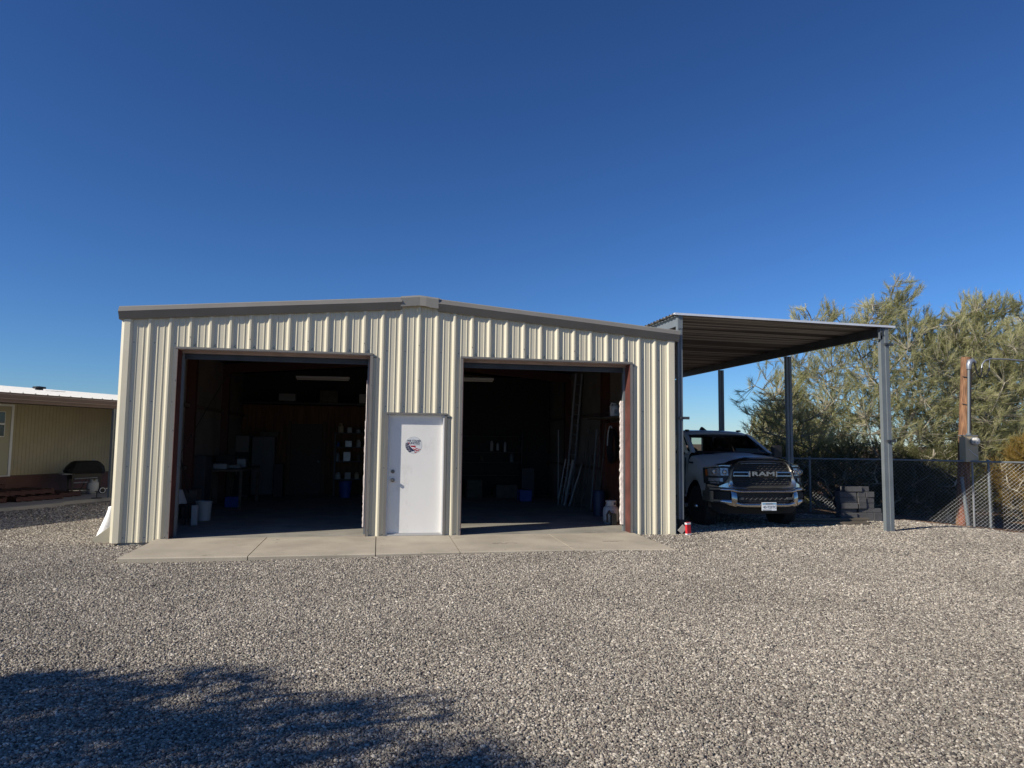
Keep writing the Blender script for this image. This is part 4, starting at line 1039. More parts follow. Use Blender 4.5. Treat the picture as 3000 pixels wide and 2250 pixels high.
# pallets
def pallet():
    root = thing('wooden_pallet', '', 'pallet')
    for t in (-.45, 0, .45): MB().bbox(-.6, .6, t-.02, t+.02, .02, .11, .003).build('stringer', M['wood_dark'], root)
    for z in (0, .1105):
        for k in range(5): 
            s = -.54+k*.27; MB().bbox(s-.055, s+.055, -.5, .5, z+.0005, z+.019, .002).build('slat', M['wood_dark'], root)
    return root
pr0 = pallet()
pals = [(.55+.0, 1.55, 0, .03, 'dark red pallet on the porch floor at the photo left edge'), (1.95, 1.45, 0, -.04, 'dark red pallet on the porch floor between the door and the grill'), (2.75, 1.75, 0, .05, 'low dark red pallet on the porch floor nearest the grill'),
        (.65, 1.6, .14, .0, 'upper dark red pallet lying at the photo left edge'), (1.85, 1.62, .14, .02, 'upper dark red pallet below the mobile home door'), (1.0, 2.2, .28, .0, 'topmost dark red pallet leaning flat against the skirting')]
for i, (s, t, z, a, lb) in enumerate(pals):
    o = pr0 if i == 0 else copy_tree(pr0); x, y = hw(s, t); o.location = (x, y, -.018+z); o.rotation_euler = (0, 0, HA+a); o['label'] = lb; o['group'] = 'dark red pallets on the porch'
# grill
x, y = hw(3.95, 1.85)
GR = thing('gas_grill', 'black covered gas grill on wheels on the mobile home porch', 'grill', (x, y, -.02), HA+rad(-28))
rows = []; b = MB()
secs = [(.46, .29, .58), (.47, .30, .64), (.42, .29, .78), (.33, .24, .89), (.27, .16, .925), (0.01, .01, .93)]
ring_ = [(1, -.6), (1, .6), (.8, 1), (-.8, 1), (-1, .6), (-1, -.6), (-.8, -1), (.8, -1)]
vs = [(a*w+.02*math.sin(7*a+z*9), c*d_, z) for w, d_, z in secs for a, c in ring_]
b.add(vs, [(i*8+k, i*8+(k+1) % 8, (i+1)*8+(k+1) % 8, (i+1)*8+k) for i in range(len(secs)-1) for k in range(8)])
b.build('cover', M['grillcover'], GR, smooth=35)
MB().box(-.60, -.30, -.25, .25, .56, .585).build('side_shelf', M['plain_grey'], GR)
b = MB()
for sx in (-.34, .34):
    for sy in (-.22, .22): b.box(sx-.02, sx+.02, sy-.02, sy+.02, .06, .58)
b.box(-.34, .34, -.22, .22, .12, .14); b.box(-.36, .36, -.25, .25, .42, .58); b.build('frame', M['black'], GR)
b = MB(); b.tube([(-.30, -.27, .44), (.26, -.27, .46)], .014, 6); b.tube([(-.32, -.27, .33), (.02, -.27, .34)], .014, 6); b.parts('handle', M['alu'], GR)
for sy in (-.26, .26):
    b = MB(); Mx = Matrix.Translation((.40, sy, .10)) @ Matrix.Rotation(PI/2, 4, 'X'); b.lathe([(.001, -.02), (.085, -.025), (.10, -.015), (.10, .015), (.085, .025), (.001, .02)], Mx, 24)
    w = b.build('wheel', M['black'], GR, smooth=40); MB().ring([(.078*math.cos(a*PI/12), .078*math.sin(a*PI/12)) for a in range(24)], [(.062*math.cos(a*PI/12), .062*math.sin(a*PI/12)) for a in range(24)], lambda u, z: (.40+u, sy-.031, .10+z), lambda u, z: (.40+u, sy-.02, .10+z)).build('hubcap', M['white'], w)
x, y = hw(4.08, 1.65)
def tank(name, label, x, y, z):
    t = thing(name, label, 'gas bottle', (x, y, z))
    MB().lathe([(.10, 0), (.11, .02), (.15, .05), (.155, .10), (.155, .25), (.145, .31), (.09, .355), (.03, .365), (.001, .366)], None, 28).build('bottle', M['bucket'], t, smooth=50)
    b = MB(); n = 24
    for k in range(n):
        a0, a1 = 2*PI*k/n, 2*PI*(k+1)/n
        if k % 8 in (3, 4): zz = [(.35, .37), (.425, .45)]
        else: zz = [(.35, .45)]
        for z0, z1 in zz:
            R0, R1 = .105, .101
            b.add([(R0*math.cos(a), R0*math.sin(a), q) for a in (a0, a1) for q in (z0, z1)]+[(R1*math.cos(a), R1*math.sin(a), q) for a in (a0, a1) for q in (z0, z1)], [(0, 2, 3, 1), (4, 5, 7, 6), (1, 3, 7, 5), (0, 4, 6, 2)])
    b.build('collar', M['bucket'], t)
    MB().lathe([(.03, .36), (.025, .41), (.04, .42), (.04, .44), (.001, .445)], None, 10).build('valve', mat('brass', (.3, .2, .08), .35, .9) if 'brass' not in bpy.data.materials else bpy.data.materials['brass'], t)
    MB().lathe([(.12, -.0), (.125, .03), (.115, .03)], None, 20).build('foot_ring', M['plain_grey'], t)
    return t
tank('propane_bottle', 'pale propane bottle under the black grill on the porch', x, y, -.018)
x, y = hw(4.5, 2.2); o = MB().bbox(-.01, .01, -.28, .28, .0, .45, .003).build('folding_panel', M['plain_grey'], None, loc=(x, y, .45)); o.rotation_euler = (rad(12), 0, HA-rad(60)); tag(o, 'pale grey panel standing upright behind the grill right side', 'panel')
x, y = hw(4.45, 2.25); o = MB().tube([(-.2, -.1, 0), (.02, .0, .5)], .012, 6).tube([(.2, -.1, 0), (-.02, .0, .5)], .012, 6).build('panel_stand', M['black'], None, loc=(x, y, -.02)); tag(o, 'black crossed legs supporting the pale panel by the grill', 'stand')
x, y = hw(3.0, .35); t = MB(); t.lathe([(.13, 0), (.12, .015), (.012, .02), (.010, .16), (.05, .165), (.05, .18), (.001, .18)], None, 16); tag(t.build('umbrella_base', M['black'], None, loc=(x, y, -.018)), 'small black umbrella base beside the porch post', 'umbrella base')

# ------------------------------------------------------------------ things inside the garage
def lb(o, l, c, g=None): return tag(o, l, c, g)
t = thing('storage_cabinet', 'tall grey cabinet standing at the back wall of the left bay', 'cabinet', (.49, 8.62, .003))
MB().bbox(-.30, .30, -.2, .22, .05, 1.64, .005).build('carcass', M['cabinet'], t); MB().bbox(-.288, -.003, -.22, -.201, .07, 1.62, .003).build('door', M['cabinet'], t); MB().bbox(.003, .288, -.22, -.201, .07, 1.62, .003).build('door', M['cabinet'], t)
MB().box(-.27, .27, -.18, .2, 0, .05).build('plinth', M['black'], t)
t = thing('refrigerator', 'old beige refrigerator behind the workbench in the left bay', 'refrigerator', (-.02, 8.5, .003))
MB().bbox(-.17, .17, -.3, .3, 0, 1.66, .01).build('body', M['cabinet'], t); MB().bbox(-.17, .17, -.335, -.302, 1.22, 1.65, .006).build('freezer_door', mat('pale_enamel', (.16, .155, .14), .4), t); MB().bbox(-.17, .17, -.335, -.302, .05, 1.20, .006).build('door', M['black'], t); MB().tube([(-.12, -.35, .6), (-.12, -.35, 1.1)], .01, 6).build('handle', M['alu'], t)
lb(MB().bbox(-.24, .24, -.12, .12, 0, .13, .004).build('carton', M['card'], None, loc=(.62, 8.6, 1.645)), 'long flat carton on top of the grey cabinet', 'carton')
# shelves
t = thing('wire_shelf_unit', 'dark shelf unit full of small parts beside the interior door', 'shelf unit', (2.95, 8.5, .003))
for z in (.45, .95, 1.35, 1.75): MB().box(-.55, .6, -.2, .22, z, z+.025).build('shelf', M['darksteel'], t)
for sx in (-.55, .57):
    for sy in (-.2, .19): MB().box(sx, sx+.03, sy, sy+.03, 0, 1.78).build('upright', M['darksteel'], t)
ri = random.Random(11); wh = ['white jug', 'small carton', 'grey can', 'pale tub', 'blue tin', 'dusty jar', 'beige box', 'silver tin', 'brown crate', 'clear jar']
k = 0
cols = ['bucket', 'card', 'plain_grey', 'bucket', 'blue', 'alu', 'boxbeige', 'alu', 'card', 'bucket']
for zi, z in enumerate((.477, .977, 1.377, 1.777)):
    for j in range(4):
        x = 2.52+j*.27+ri.uniform(-.04, .04); h = ri.uniform(.1, .26); w = ri.uniform(.05, .1)
        b = MB()
        if j % 2: b.bbox(-w, w, -.08, .08, 0, h, .006)
        else: b.lathe([(w*.8, 0), (w*.8, h*.7), (w*.5, h*.85), (w*.45, h), (.001, h)], None, 14)
        c = cols[(k*3) % 10]
        o = b.build('box' if j % 2 else 'jar', M[c], None, loc=(x, 8.42, z+.004))
        lb(o, '%s %s on the %s shelf of the dark unit, %s' % ({'bucket': 'whitish', 'card': 'brown', 'plain_grey': 'grey', 'blue': 'blue', 'alu': 'silver', 'boxbeige': 'beige'}[c], 'box' if j % 2 else 'jar', ('lowest', 'second', 'third', 'top')[zi], ('left end', 'left of the middle', 'right of the middle', 'right end')[j]), 'box' if j % 2 else 'jar', 'small stock on the shelf unit'); k += 1
lb(MB().lathe([(.15, 0), (.17, .42), (.18, .43), (.18, .45), (.001, .45)], None, 20).build('bin', M['blue'], None, loc=(2.75, 7.9, .003), smooth=40), 'blue plastic bin on the floor below the shelf unit', 'bin')
# loft boxes
for i, (x, w, h, c, l) in enumerate([(1.6, .5, .34, 'card', 'large carton in the middle of the loft'), (2.55, .22, .26, 'bucket', 'pale printed carton near the right end of the loft'), (2.95, .24, .22, 'card', 'small carton at the right end of the loft'), (-.1+.6, .2, .2, 'plain_grey', 'round grey fan on the left of the loft')]):
    lb(MB().bbox(-w/2, w/2, -.15, .15, 0, h, .005).build('carton', M[c], None, loc=(x+.6, 8.6, 2.625)), l, 'carton', 'cartons on the loft')
o = MB().bbox(-.2, .2, -.02, .18, -.09, .09, .004).build('hanging_sign_box', mat('pale_sheet', (.13, .13, .13), .6), None, loc=(1.35, 6.2, 2.62)); lb(o, 'pale boxy heater hanging from the ceiling of the left bay', 'heater')
# fluorescent fixtures
def fluor(x, y, z, label, L=1.22):
    t = thing('strip_light', label, 'ceiling light', (x, y, z), rad(-3), 'strip lights in the garage')
    MB().add([(a, b_, c) for a in (-L/2, L/2) for b_, c in ((-.06, 0), (-.035, .05), (.035, .05), (.06, 0))], [(0, 1, 5, 4), (1, 2, 6, 5), (2, 3, 7, 6), (0, 3, 2, 1), (4, 5, 6, 7), (0, 4, 7, 3)]).build('housing', M['white'], t)
    for dy in (-.035, .035): MB().tube([(-L/2+.02, dy, -.02), (L/2-.02, dy, -.02)], .019, 8).build('tube', M['tube'], t)
    MB().tube([(-.4, 0, .05), (-.4, 0, .62)], .003, 4).tube([(.4, 0, .05), (.4, 0, .62)], .003, 4).build('hanger', M['darksteel'], t)
fluor(2.3, 4.9, 3.0, 'strip light hanging in the left bay'); fluor(5.6, 4.1, 3.0, 'strip light hanging at the left of the right bay')
# workbench and clutter left
t = thing('workbench', 'cluttered dark workbench along the left wall of the left bay', 'workbench', (.25, 6.0, .003))
MB().box(-.35, .4, -1.4, 1.0, .84, .89).build('bench_top', M['lumber'], t)
for sx in (-.3, .33):
    for sy in (-1.35, .9): MB().box(sx, sx+.06, sy, sy+.06, 0, .84).build('leg', M['lumber'], t)
for i, (x, y, w, h, c, l) in enumerate([(.15, 4.8, .14, .12, 'alu', 'silver tool box at the near end of the workbench'), (.35, 5.2, .16, .08, 'plain_grey', 'grey tray on the workbench'), (.1, 5.5, .2, .3, 'black', 'black machine on the workbench'), (.4, 5.9, .1, .2, 'alu', 'upright silver can on the workbench'), (.2, 6.4, .2, .22, 'card', 'carton on the far end of the workbench')]):
    lb(MB().bbox(-w, w, -.1, .1, 0, h, .006).build('tool_box' if i == 0 else 'clutter_box', M[c], None, loc=(x, y, .895)), l, 'box')
lb(MB().bbox(-.16, .16, -.13, .13, 0, .24, .01).build('crate', M['blue'], None, loc=(.35, 5.3, .004)), 'blue crate under the workbench', 'crate')
# bucket group at the left jamb
def bucket(x, y, lbl):
    t = thing('bucket', lbl, 'bucket', (x, y, .003)); MB().lathe([(.125, 0), (.145, .33), (.155, .335), (.155, .36), (.145, .365), (.14, .34), (.001, .33)], None, 24).build('pail', M['bucket'], t, smooth=40)
    MB().tube([(.15*math.cos(a*PI/10), -.02, .30-.16*math.sin(a*PI/10)) for a in range(11)], .004, 5).build('handle', M['alu'], t); return t
bucket(.34, 2.55, 'white plastic bucket inside the left door opening')
o = MB().bbox(-.05, .05, -.04, .04, 0, .36, .006).build('pvc_offcut', M['bucket'], None, loc=(.37, 1.75, .003)); lb(o, 'short white pipe standing before the white bucket', 'pipe')
o = cloth().build('white_rag', mat('white_rag', (.4, .4, .4), .8), None, smooth=70, loc=(.05, 1.95, .38)); o.scale = (.55, .55, .5); lb(o, 'white rag draped over the black stool by the left jamb', 'rag')
t = thing('stool', 'small black stool under the white rag by the left jamb', 'stool', (.05, 1.95, .003)); MB().bbox(-.17, .17, -.17, .17, .33, .375, .01).build('seat', M['black'], t)
for sx in (-.14, .14):
    for sy in (-.14, .14): MB().box(sx-.015, sx+.015, sy-.015, sy+.015, 0, .33).build('leg', M['black'], t)
o = MB().bbox(-.02, .02, -.45, .45, 0, 1.38, .004).build('plastic_sheet', M['blue'], None, loc=(.06, .95, .003)); o.rotation_euler = (0, rad(-5), 0); lb(o, 'tall blue sheet leaning inside the left door jamb', 'sheet')
# ladder and leaning stock in the right bay
def lean(pts, r, m, n=6): return MB().tube(pts, r, n)
def ladder(label, base, top, w, nr, m, thick=.03):
    t = thing('extension_ladder', label, 'ladder', base); b0, t0 = Vector((0, 0, 0)), Vector(top)-Vector(base)
    a = Vector(w)
    for s in (-.5, .5):
        b = MB(); b.tube([b0+a*s, t0+a*s*.9], thick, 4); b.build('rail', m, t)
    for k in range(1, nr):
        p = b0.lerp(t0, k/nr); MB().tube([p-a*.5, p+a*.5], .014, 6).build('rung', m, t)
    return t
ladder('long aluminium extension ladder standing steeply against the right wall', (8.50, 5.8, .003), (8.53, 4.95, 3.3), (.20, .10, 0), 13, M['alu'], .028)
ladder('short stepladder leaning folded beside the long ladder', (8.20, 5.55, .003), (8.33, 5.3, 1.16), (.13, .10, 0), 5, M['alu'], .02)
st_ = [((8.24, 5.2), (8.38, 4.9, 1.15), .045, 'alu', 'wide pale metal channel leaning beside the ladder foot'), ((8.33, 5.1), (8.58, 4.8, 1.08), .02, 'bucket', 'white pipe leaning at a slant before the ladder'),
       ((8.38, 4.9), (8.60, 4.6, 1.42), .018, 'lumber', 'long dark stick leaning at a slant in the right bay'), ((8.50, 4.6), (8.62, 4.3, 1.95), .02, 'lumber', 'second dark stick slanting in the right bay'),
       ((8.45, 3.6), (8.60, 3.4, 2.0), .016, 'redprimer', 'red handled rake leaning on the right wall'), ((8.50, 3.3), (8.60, 3.0, 2.05), .015, 'lumber', 'shovel handle leaning on the right wall'), ((8.25, 5.9), (8.26, 5.95, 1.9), .012, 'bucket', 'thin white rod standing at the back of the right bay'),
       ((8.52, 3.9), (8.60, 3.7, 1.9), .016, 'galv', 'grey conduit leaning behind the propane bottle'), ((8.40, 4.3), (8.62, 4.1, 1.3), .022, 'card', 'short brown plank leaning low on the right wall')]
for (bx_, by_), tp_, r_, m_, l in st_:
    lb(MB().tube([(bx_, by_, .005), tp_], r_, 6).build('leaning_rod', M[m_], None), l, 'rod', 'long stock leaning in the right bay')
lb(MB().box(8.60, 8.63, .45, 3.3, .25, 2.02).build('plywood_sheet', mat('red_ply', (.16, .05, .025), .7, 0, .3, 3, 0, 60, (5, 5, .5)), None), 'reddish plywood sheet fixed along the right wall', 'plywood')
lb(MB().box(8.28, 8.64, .32, 3.4, 2.10, 2.125).build('wall_shelf', M['lumber'], None), 'dark shelf along the right wall holding a white jug', 'shelf')
t = thing('jug', 'white plastic jug with a handle on the right wall shelf', 'jug', (8.42, 1.9, 2.129))
MB().lathe([(.09, 0), (.105, .02), (.105, .17), (.08, .22), (.03, .25), (.027, .275), (.001, .275)], None, 20).build('body', mat('white_jug', (.65, .64, .62), .5), t, smooth=50)
MB().tube([(-.03, -.05, .25), (-.09, -.07, .27), (-.13, -.08, .20), (-.10, -.06, .13)], .014, 7).build('handle', bpy.data.materials['white_jug'], t)
MB().box(-.05, .05, -.11, -.1062, .05, .14).build('label_panel', mat('jug_label', (.35, .35, .35), .6), t)
b = MB()
for k in range(7):
    R_ = .30+.012*k; b.tube([(8.56-.015*k, 2.3+R_*.75*math.cos(a*PI/14), 1.52+R_*math.sin(a*PI/14)) for a in range(29)], .013, 5)
lb(b.build('hose_coil', M['black'], None), 'coiled dark hose hanging on the right wall', 'hose')
lb(MB().tube([(8.44, 2.25-.2*math.cos(a*PI/14), 1.52+.42*math.sin(a*PI/14)) for a in range(5, 15)], .014, 6).build('white_tube', M['bucket'], None), 'white tube arched over the coiled dark hose', 'tube')
tank('propane_bottle', 'white propane bottle on the floor beside the right door jamb', 8.14, 1.34, .003)
b = MB(); b.bbox(-.05, .05, -.05, .05, 0, .22, .01); b.tube([(-.10, 0, .24), (-.13, 0, .2), (-.12, 0, .05)], .02, 6); b.tube([(-.05, 0, .2), (-.1, 0, .27)], .025, 6)
lb(b.build('burner_tool', M['black'], None, loc=(8.12, 1.12, .003)), 'black torch head standing before the white propane bottle', 'tool')
b = MB(); b.lathe([(.13, 0), (.14, .5), (.12, .55), (.001, .56)], None, 16)
lb(b.build('blue_drum', mat('dark_blue_drum', (.02, .03, .07), .5), None, loc=(8.35, 2.75, .003), smooth=40), 'dark blue drum in the corner behind the propane bottle', 'drum')

for k, (x, z, w, h, c, l) in enumerate([(6.9, 1.30, .05, .30, 'bucket', 'tall white bottle'), (7.08, 1.32, .04, .22, 'bucket', 'small white bottle'), (7.30, 1.28, .045, .30, 'alu', 'silver tube'), (6.62, 1.0, .06, .18, 'card', 'brown tin'), (7.5, .98, .06, .24, 'plain_grey', 'grey tin'), (5.6, .62, .22, .30, 'card', 'low carton')]):
    lb(MB().lathe([(w, 0), (w, h*.75), (w*.5, h), (.001, h)], None, 12).build('bottle', M[c], None, loc=(x, 8.52, z)), l+' on the rack against the dark back wall of the right bay', 'bottle')
for k, (x, y, w, d, h, c, l) in enumerate([(5.5, 8.0, .3, .25, .42, 'card', 'wide brown carton low on the floor at the left of the right bay'), (5.55, 8.0, .2, .2, .74, 'plain_grey', 'grey machine on the wide carton in the right bay'), (6.3, 7.9, .22, .22, .5, 'lumber', 'wooden crate in the middle back of the right bay'), (7.2, 7.8, .3, .22, .36, 'card', 'flat brown carton at the foot of the back rack'), (7.75, 7.5, .18, .18, .85, 'darksteel', 'tall dark cabinet beside the leaning stock'), (7.5, 6.6, .16, .2, .3, 'blue', 'blue tote on the floor behind the stepladder')]):
    if k == 1: y -= .02
    lb(MB().bbox(-w, w, -d, d, 0 if k != 1 else .425, h, .01).build('storage_box', M[c], None, loc=(x, y, .004)), l, 'box', 'boxes at the back of the right bay')
for k, (x, y, w, d, z, h, c, l) in enumerate([(-.05, 4.0, .12, .3, 0, 1.2, 'darksteel', 'narrow dark locker against the left wall'), (-.05, 3.2, .14, .2, 0, .55, 'card', 'brown carton on the floor by the left wall'), (.95, 8.3, .12, .15, 0, .9, 'black', 'black upright cart beside the grey cabinet'), (3.6, 8.2, .2, .2, 0, .6, 'lumber', 'wooden crate right of the shelf unit'), (3.9, 7.6, .2, .2, 0, .4, 'card', 'low carton near the centre pier inside the left bay')]):
    lb(MB().bbox(-w, w, -d, d, z, h, .008).build('storage_box', M[c], None, loc=(x, y, .004)), l, 'box', 'boxes around the left bay')
t = thing('wall_rack', 'dark rack of shallow shelves on the back wall of the right bay', 'rack', (6.6, 8.55, 0))
for z in (.60, .97, 1.27, 1.75): MB().box(-1.3, 1.2, -.15, .14, z-.022, z-.002).build('shelf', M['darksteel'], t)
for sx in (-1.3, 1.17): MB().box(sx, sx+.03, -.14, .13, 0, 1.9).build('upright', M['darksteel'], t)

# ------------------------------------------------------------------ vegetation
def leaf_mat(name, cols, rough=.75):
    m = bpy.data.materials.new(name); m.use_nodes = True; n = m.node_tree; b = n.nodes['Principled BSDF']; b.inputs['Roughness'].default_value = rough; b.inputs['Specular IOR Level'].default_value = .2
    at = n.nodes.new('ShaderNodeAttribute'); at.attribute_name = 'tint'; rp = n.nodes.new('ShaderNodeValToRGB'); n.links.new(at.outputs['Fac'], rp.inputs[0])
    cr = rp.color_ramp; cr.elements[0].color = (*cols[0], 1); cr.elements[1].color = (*cols[-1], 1)
    for i, c in enumerate(cols[1:-1]): e = cr.elements.new((i+1)/(len(cols)-1)); e.color = (*c, 1)
    n.links.new(rp.outputs[0], b.inputs['Base Color'])
    tr = n.nodes.new('ShaderNodeBsdfTranslucent'); n.links.new(rp.outputs[0], tr.inputs[0]); mx = n.nodes.new('ShaderNodeMixShader'); mx.inputs[0].default_value = .35
    n.links.new(b.outputs[0], mx.inputs[1]); n.links.new(tr.outputs[0], mx.inputs[2]); n.links.new(mx.outputs[0], n.nodes['Material Output'].inputs[0]); return m
M['leaf'] = leaf_mat('olive_needles', [(.15, .16, .055), (.26, .26, .095), (.37, .355, .15), (.52, .48, .24)])
M['leafgrey'] = leaf_mat('grey_green_needles', [(.19, .205, .085), (.32, .325, .15), (.45, .44, .22), (.60, .57, .34)])
M['leaforange'] = leaf_mat('rusty_twigs', [(.13, .085, .02), (.23, .15, .035), (.31, .21, .055), (.24, .21, .07)])
M['leafshade'] = leaf_mat('shade_tinted_needles', [(.045, .052, .018), (.08, .085, .03), (.12, .12, .05), (.17, .16, .08)])  # darker leaf copy: shade on the fence bushes put into the colour
M['bark'] = mat('grey_bark', (.30, .27, .20), .85, 0, .3, 5, .3, 30)
M['barklight'] = mat('pale_twig', (.24, .21, .15), .85, 0, .2, 5)
def sliver_mesh(name, roots, dirs, lens, wid, tint, m, parent, r):
    n = len(roots); side = r.normal(size=(n, 3)); side -= dirs*(side*dirs).sum(1, keepdims=True); side /= np.linalg.norm(side, axis=1, keepdims=True)
    bend = r.normal(size=(n, 3))*.10*lens[:, None]; bend[:, 2] -= .06*lens
    mid = roots+dirs*lens[:, None]*.5; tip = roots+dirs*lens[:, None]+bend
    w = wid[:, None]*.5
    V = np.stack([roots-side*w*.6, roots+side*w*.6, mid+side*w, mid-side*w, tip], 1).reshape(-1, 3)
    idx = np.arange(n)*5
    loops = np.stack([idx, idx+1, idx+2, idx+3, idx+3, idx+2, idx+4], 1).ravel()
    me = bpy.data.meshes.new(name); me.vertices.add(len(V)); me.vertices.foreach_set('co', V.astype(np.float32).ravel())
    me.loops.add(len(loops)); me.loops.foreach_set('vertex_index', loops.astype(np.int32))
    ls = np.empty(2*n, np.int32); ls[0::2] = np.arange(n)*7; ls[1::2] = np.arange(n)*7+4
    me.polygons.add(2*n); me.polygons.foreach_set('loop_start', ls)
    a = me.attributes.new('tint', 'FLOAT', 'POINT'); a.data.foreach_set('value', np.repeat(tint, 5).astype(np.float32))
    me.update(calc_edges=True); me.materials.append(m)
    o = bpy.data.objects.new(name, me); COL.objects.link(o); o.parent = parent; return o
def tree(name, label, cat, loc, blobs, nplume, nsl, seed, lm, trunk_r=.13, stems=6, slen=.38, swid=.012, spread=.36, upw=.58, group=None, limb_n=70):
    """blobs: (x,y,z,rx,ry,rz,weight) relative to loc, the crown's uneven masses"""
    r = np.random.default_rng(seed); R = random.Random(seed)
    root = thing(name, label, cat, loc, 0, group)
    w = np.array([b[6] for b in blobs], float); w /= w.sum()
    def sample():
        b = blobs[R.choices(range(len(blobs)), w)[0]]
        d = r.normal(size=3); d /= np.linalg.norm(d); q = (R.random()**.45)
        p = np.array(b[:3])+d*np.array(b[3:6])*q
        p[2] = max(p[2], .15); return p
    nodes = [np.array([0., 0., 0.])]; depth = [0.]
    br = MB()
    def curve(a, b, r0, r1, n=5, sag=.12):
        L = np.linalg.norm(b-a); pts = []
        off = r.normal(size=3)*L*.07
        for i in range(n+1):
            t = i/n; p = a*(1-t)+b*t+off*math.sin(PI*t); p[2] += sag*L*math.sin(PI*t)*(.5-.0*t) ; pts.append(p)
        br.tube([Vector(p) for p in pts], [r0+(r1-r0)*i/n for i in range(n+1)], 5 if r0 < .03 else 8, cap=False)
        return pts
    for k in range(stems):
        e = sample(); e = e*np.array([.62, .62, .62]); e[2] = max(e[2], 1.2)
        a = np.array([R.uniform(-.12, .12)*stems/3, R.uniform(-.12, .12)*stems/3, -.3])
        for p in curve(a, e, trunk_r*R.uniform(.7, 1), .035, 7, .1)[2:]: nodes.append(p); depth.append(.03)
    for k in range(limb_n):
        e = sample(); N = np.array(nodes); D = np.linalg.norm(N-e, axis=1)+1.2*np.maximum(0, N[:, 2]-e[2]+.2); i = int(D.argmin())
        for p in curve(N[i], e, .026, .012, 4, .06)[1:]: nodes.append(p); depth.append(.02)
    N = np.array(nodes); br.smooth = False
    ro, di, le, wi, ti = [], [], [], [], []
    for k in range(nplume):
        e = sample(); i = int((np.linalg.norm(N-e, axis=1)+.8*np.maximum(0, N[:, 2]-e[2])).argmin()); a = N[i]
        d = e-a; L = np.linalg.norm(d)
        if L < .05: continue
        d = d/L; d = d*(1-upw)+np.array([0, 0, 1.])*upw*R.uniform(.2, 1.1); d /= np.linalg.norm(d)
        b = e+d*slen*.9
        br.tube([Vector(a), Vector(e), Vector(b)], [.008, .006, .002], 3, cap=False)
        t = r.uniform(0, 1, nsl)[:, None]; rr = e*(1-t)+b*t-d*.25*r.uniform(0, 1, nsl)[:, None]
        dd = d+r.normal(size=(nsl, 3))*spread; dd /= np.linalg.norm(dd, axis=1, keepdims=True)
        base = R.gauss(.5, .22)
        ro.append(rr); di.append(dd); le.append(r.uniform(.45, 1.25, nsl)*slen); wi.append(r.uniform(.6, 1.3, nsl)*swid); ti.append(np.clip(base+r.normal(size=nsl)*.14, 0, 1))
    br.build('trunk', M['bark'], root)
    sliver_mesh('crown', np.concatenate(ro), np.concatenate(di), np.concatenate(le), np.concatenate(wi), np.concatenate(ti), lm, root, r)
    return root
grp = 'feathery desert trees beyond the fence'
tree('desert_tree', 'largest feathery grey-green tree, behind the near carport post', 'tree', (18.6, 6.6, -.02),
     [(-.1, 0, 4.3, 2.0, 1.7, 1.5, 2.4), (.65, 0, 6.15, .5, .6, .7, .35), (2.2, .1, 4.7, 1.0, 1, 1.0, 1.0), (.2, 0, 5.4, .8, .8, .8, .5), (-1.5, 0, 4.8, .7, .9, .9, .4), (-.6, 0, 5.55, .35, .5, .55, .18), (-2.7, .3, 3.6, 1.2, 1.3, 1.3, .9), (-2.75, .2, 5.45, .22, .35, .38, .08), (-1.75, .2, 5.6, .25, .35, .4, .09), (-2.2, .2, 5.1, .3, .5, .5, .12), (1.7, .1, 5.4, .3, .5, .6, .15), (1.4, .2, 4.8, .7, .8, .8, .35), (-3.5, .2, 2.6, 1.2, 1.2, 1.3, .8), (-1.4, -.6, 2.3, 3.1, 1.5, 1.9, 4.2), (1.5, -.4, 2.7, 2.0, 1.4, 1.9, 2.8)], 3400, 46, 21, M['leafgrey'], .15, 10, .19, .0068, group=grp, limb_n=120)
tree('desert_tree', 'feathery tree behind the wooden meter pole', 'tree', (22.2, 6.8, -.12),
     [(0, 0, 4.2, 1.7, 1.5, 1.5, 2), (-.1, 0, 6.05, .7, .7, .6, .4), (.8, 0, 6.1, .35, .45, .5, .15), (-1.0, 0, 5.5, .35, .45, .6, .18), (1.35, 0, 6.2, .18, .25, .35, .07), (2.2, 0, 4.6, 1.5, 1.4, 1.4, 1.2), (-.4, -.7, 1.9, 2.8, 1.4, 1.9, 2.6), (3.0, 0, 2.5, 2.2, 1.6, 2.3, 2)], 3000, 46, 2, M['leafgrey'], .15, 9, .19, .0068, group=grp, limb_n=120)
tree('desert_tree', 'low feathery tree seen between the rear carport posts, left of the largest tree', 'tree', (18.4, 11.5, -.1),
     [(0, 0, 1.7, 1.3, 1.2, 1.1, 2), (-.5, 0, 2.2, .6, .7, .5, .5), (1.2, 0, 1.7, 1.4, 1.2, 1.4, 1.6), (-1.1, 0, 1.2, .5, .6, .7, .4)], 1400, 40, 3, M['leafgrey'], .09, 7, .18, .007, group=grp).scale = (1.17, 1.17, 1.17)
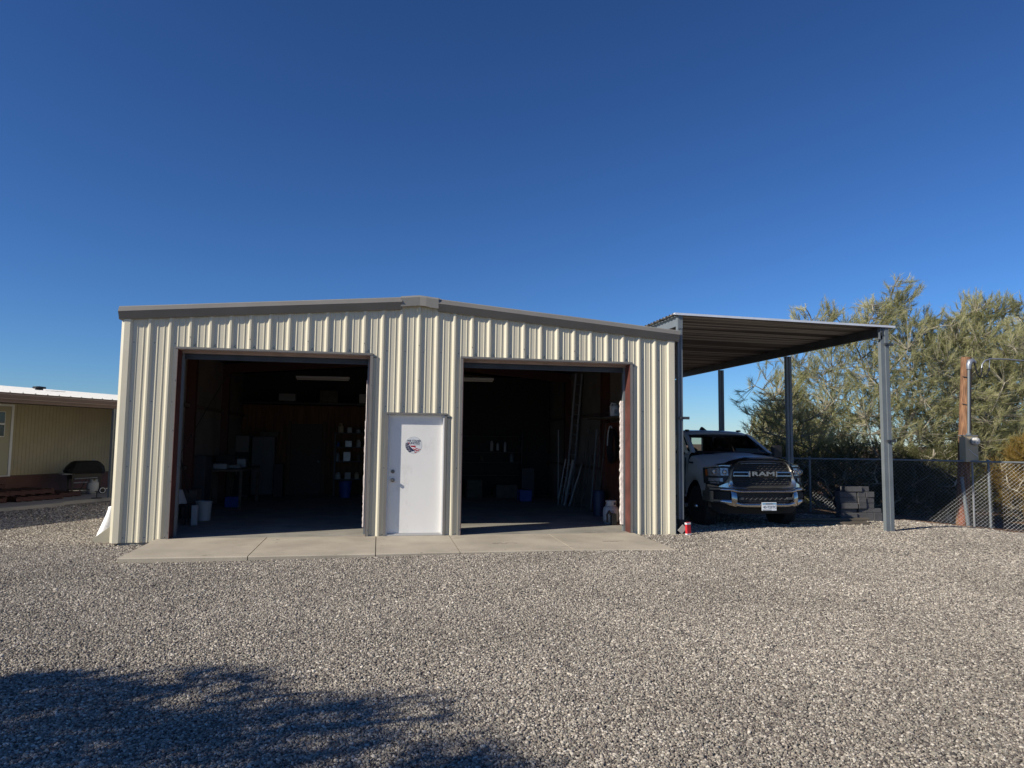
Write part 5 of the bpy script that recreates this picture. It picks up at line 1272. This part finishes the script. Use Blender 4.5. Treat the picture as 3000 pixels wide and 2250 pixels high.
tree('desert_tree', 'farther feathery tree rising at the right photo edge', 'tree', (26.0, 9.5, -.4),
     [(0, 0, 4.4, 2.4, 2, 2.4, 3), (-1.6, 0, 5.9, .9, .9, 1.1, .6), (1.0, 0, 6.0, 1.0, 1, 1.1, .6), (0, 0, 2, 3, 2, 2, 2)], 1500, 30, 4, M['leafgrey'], .15, 8, .30, .011, group=grp)
tree('desert_bush', 'shade-darkened twiggy bush hugging the fence behind the block pile', 'bush', (16.3, 4.7, -.15),
     [(0, 0, .9, 2.2, .8, .9, 2), (-2.2, .2, .9, 1.6, .7, .9, 1.3), (1.6, .1, .8, 1.2, .6, .8, 1)], 760, 40, 5, M['leafshade'], .05, 8, .30, .010, upw=.3, spread=.8, group='bushes along the fence')
tree('desert_bush', 'rust orange bush behind the fence at the right photo edge', 'bush', (20.6, 4.0, -.35),
     [(0, 0, .9, 1.15, .8, .95, 2), (.8, .1, 1.1, .9, .8, 1.0, 1.4), (.2, 0, 1.75, .6, .5, .45, .5)], 520, 75, 6, M['leaforange'], .04, 8, .24, .009, upw=.4, spread=.8, group='bushes along the fence')
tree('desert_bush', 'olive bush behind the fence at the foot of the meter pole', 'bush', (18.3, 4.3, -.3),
     [(0, 0, .9, 1.3, .7, 1.0, 2)], 380, 40, 7, M['leafshade'], .05, 7, .30, .010, upw=.3, spread=.8, group='bushes along the fence')
tree('desert_tree', 'distant hazy bush seen through the truck windshield', 'bush', (15.4, 22.0, -.1),
     [(0, 0, 1.2, 2.2, 1.2, 1.1, 2), (-2.5, 0, .9, 1.6, 1, .8, 1)], 330, 45, 9, M['leafgrey'], .08, 6, .4, .02, group=grp)
# the tree beside the photographer whose shade falls on the near gravel
tree('desert_tree', 'yard tree left of the camera shading the near gravel', 'tree', (-3.3, -9.45, -.1),
     [(.2, .95, 3.2, 1.3, .42, .5, 1.2), (-.6, .2, 3.4, 1.4, .6, .6, 1.6), (1.1, .15, 3.3, 1.2, .55, .5, 1.5), (0, -.6, 3.3, 1.6, .6, .6, 1.8), (1.6, -.75, 3.3, 1.2, .5, .5, 1.4), (2.9, -1.3, 3.1, 1.0, .4, .3, .9), (1.25, 1.85, 2.15, .12, .14, .24, .5)], 720, 34, 12, M['leaf'], .09, 6, .20, .011, upw=.2, spread=1.1, limb_n=120)  # last small clump is added, standing in for another unseen object's shadow
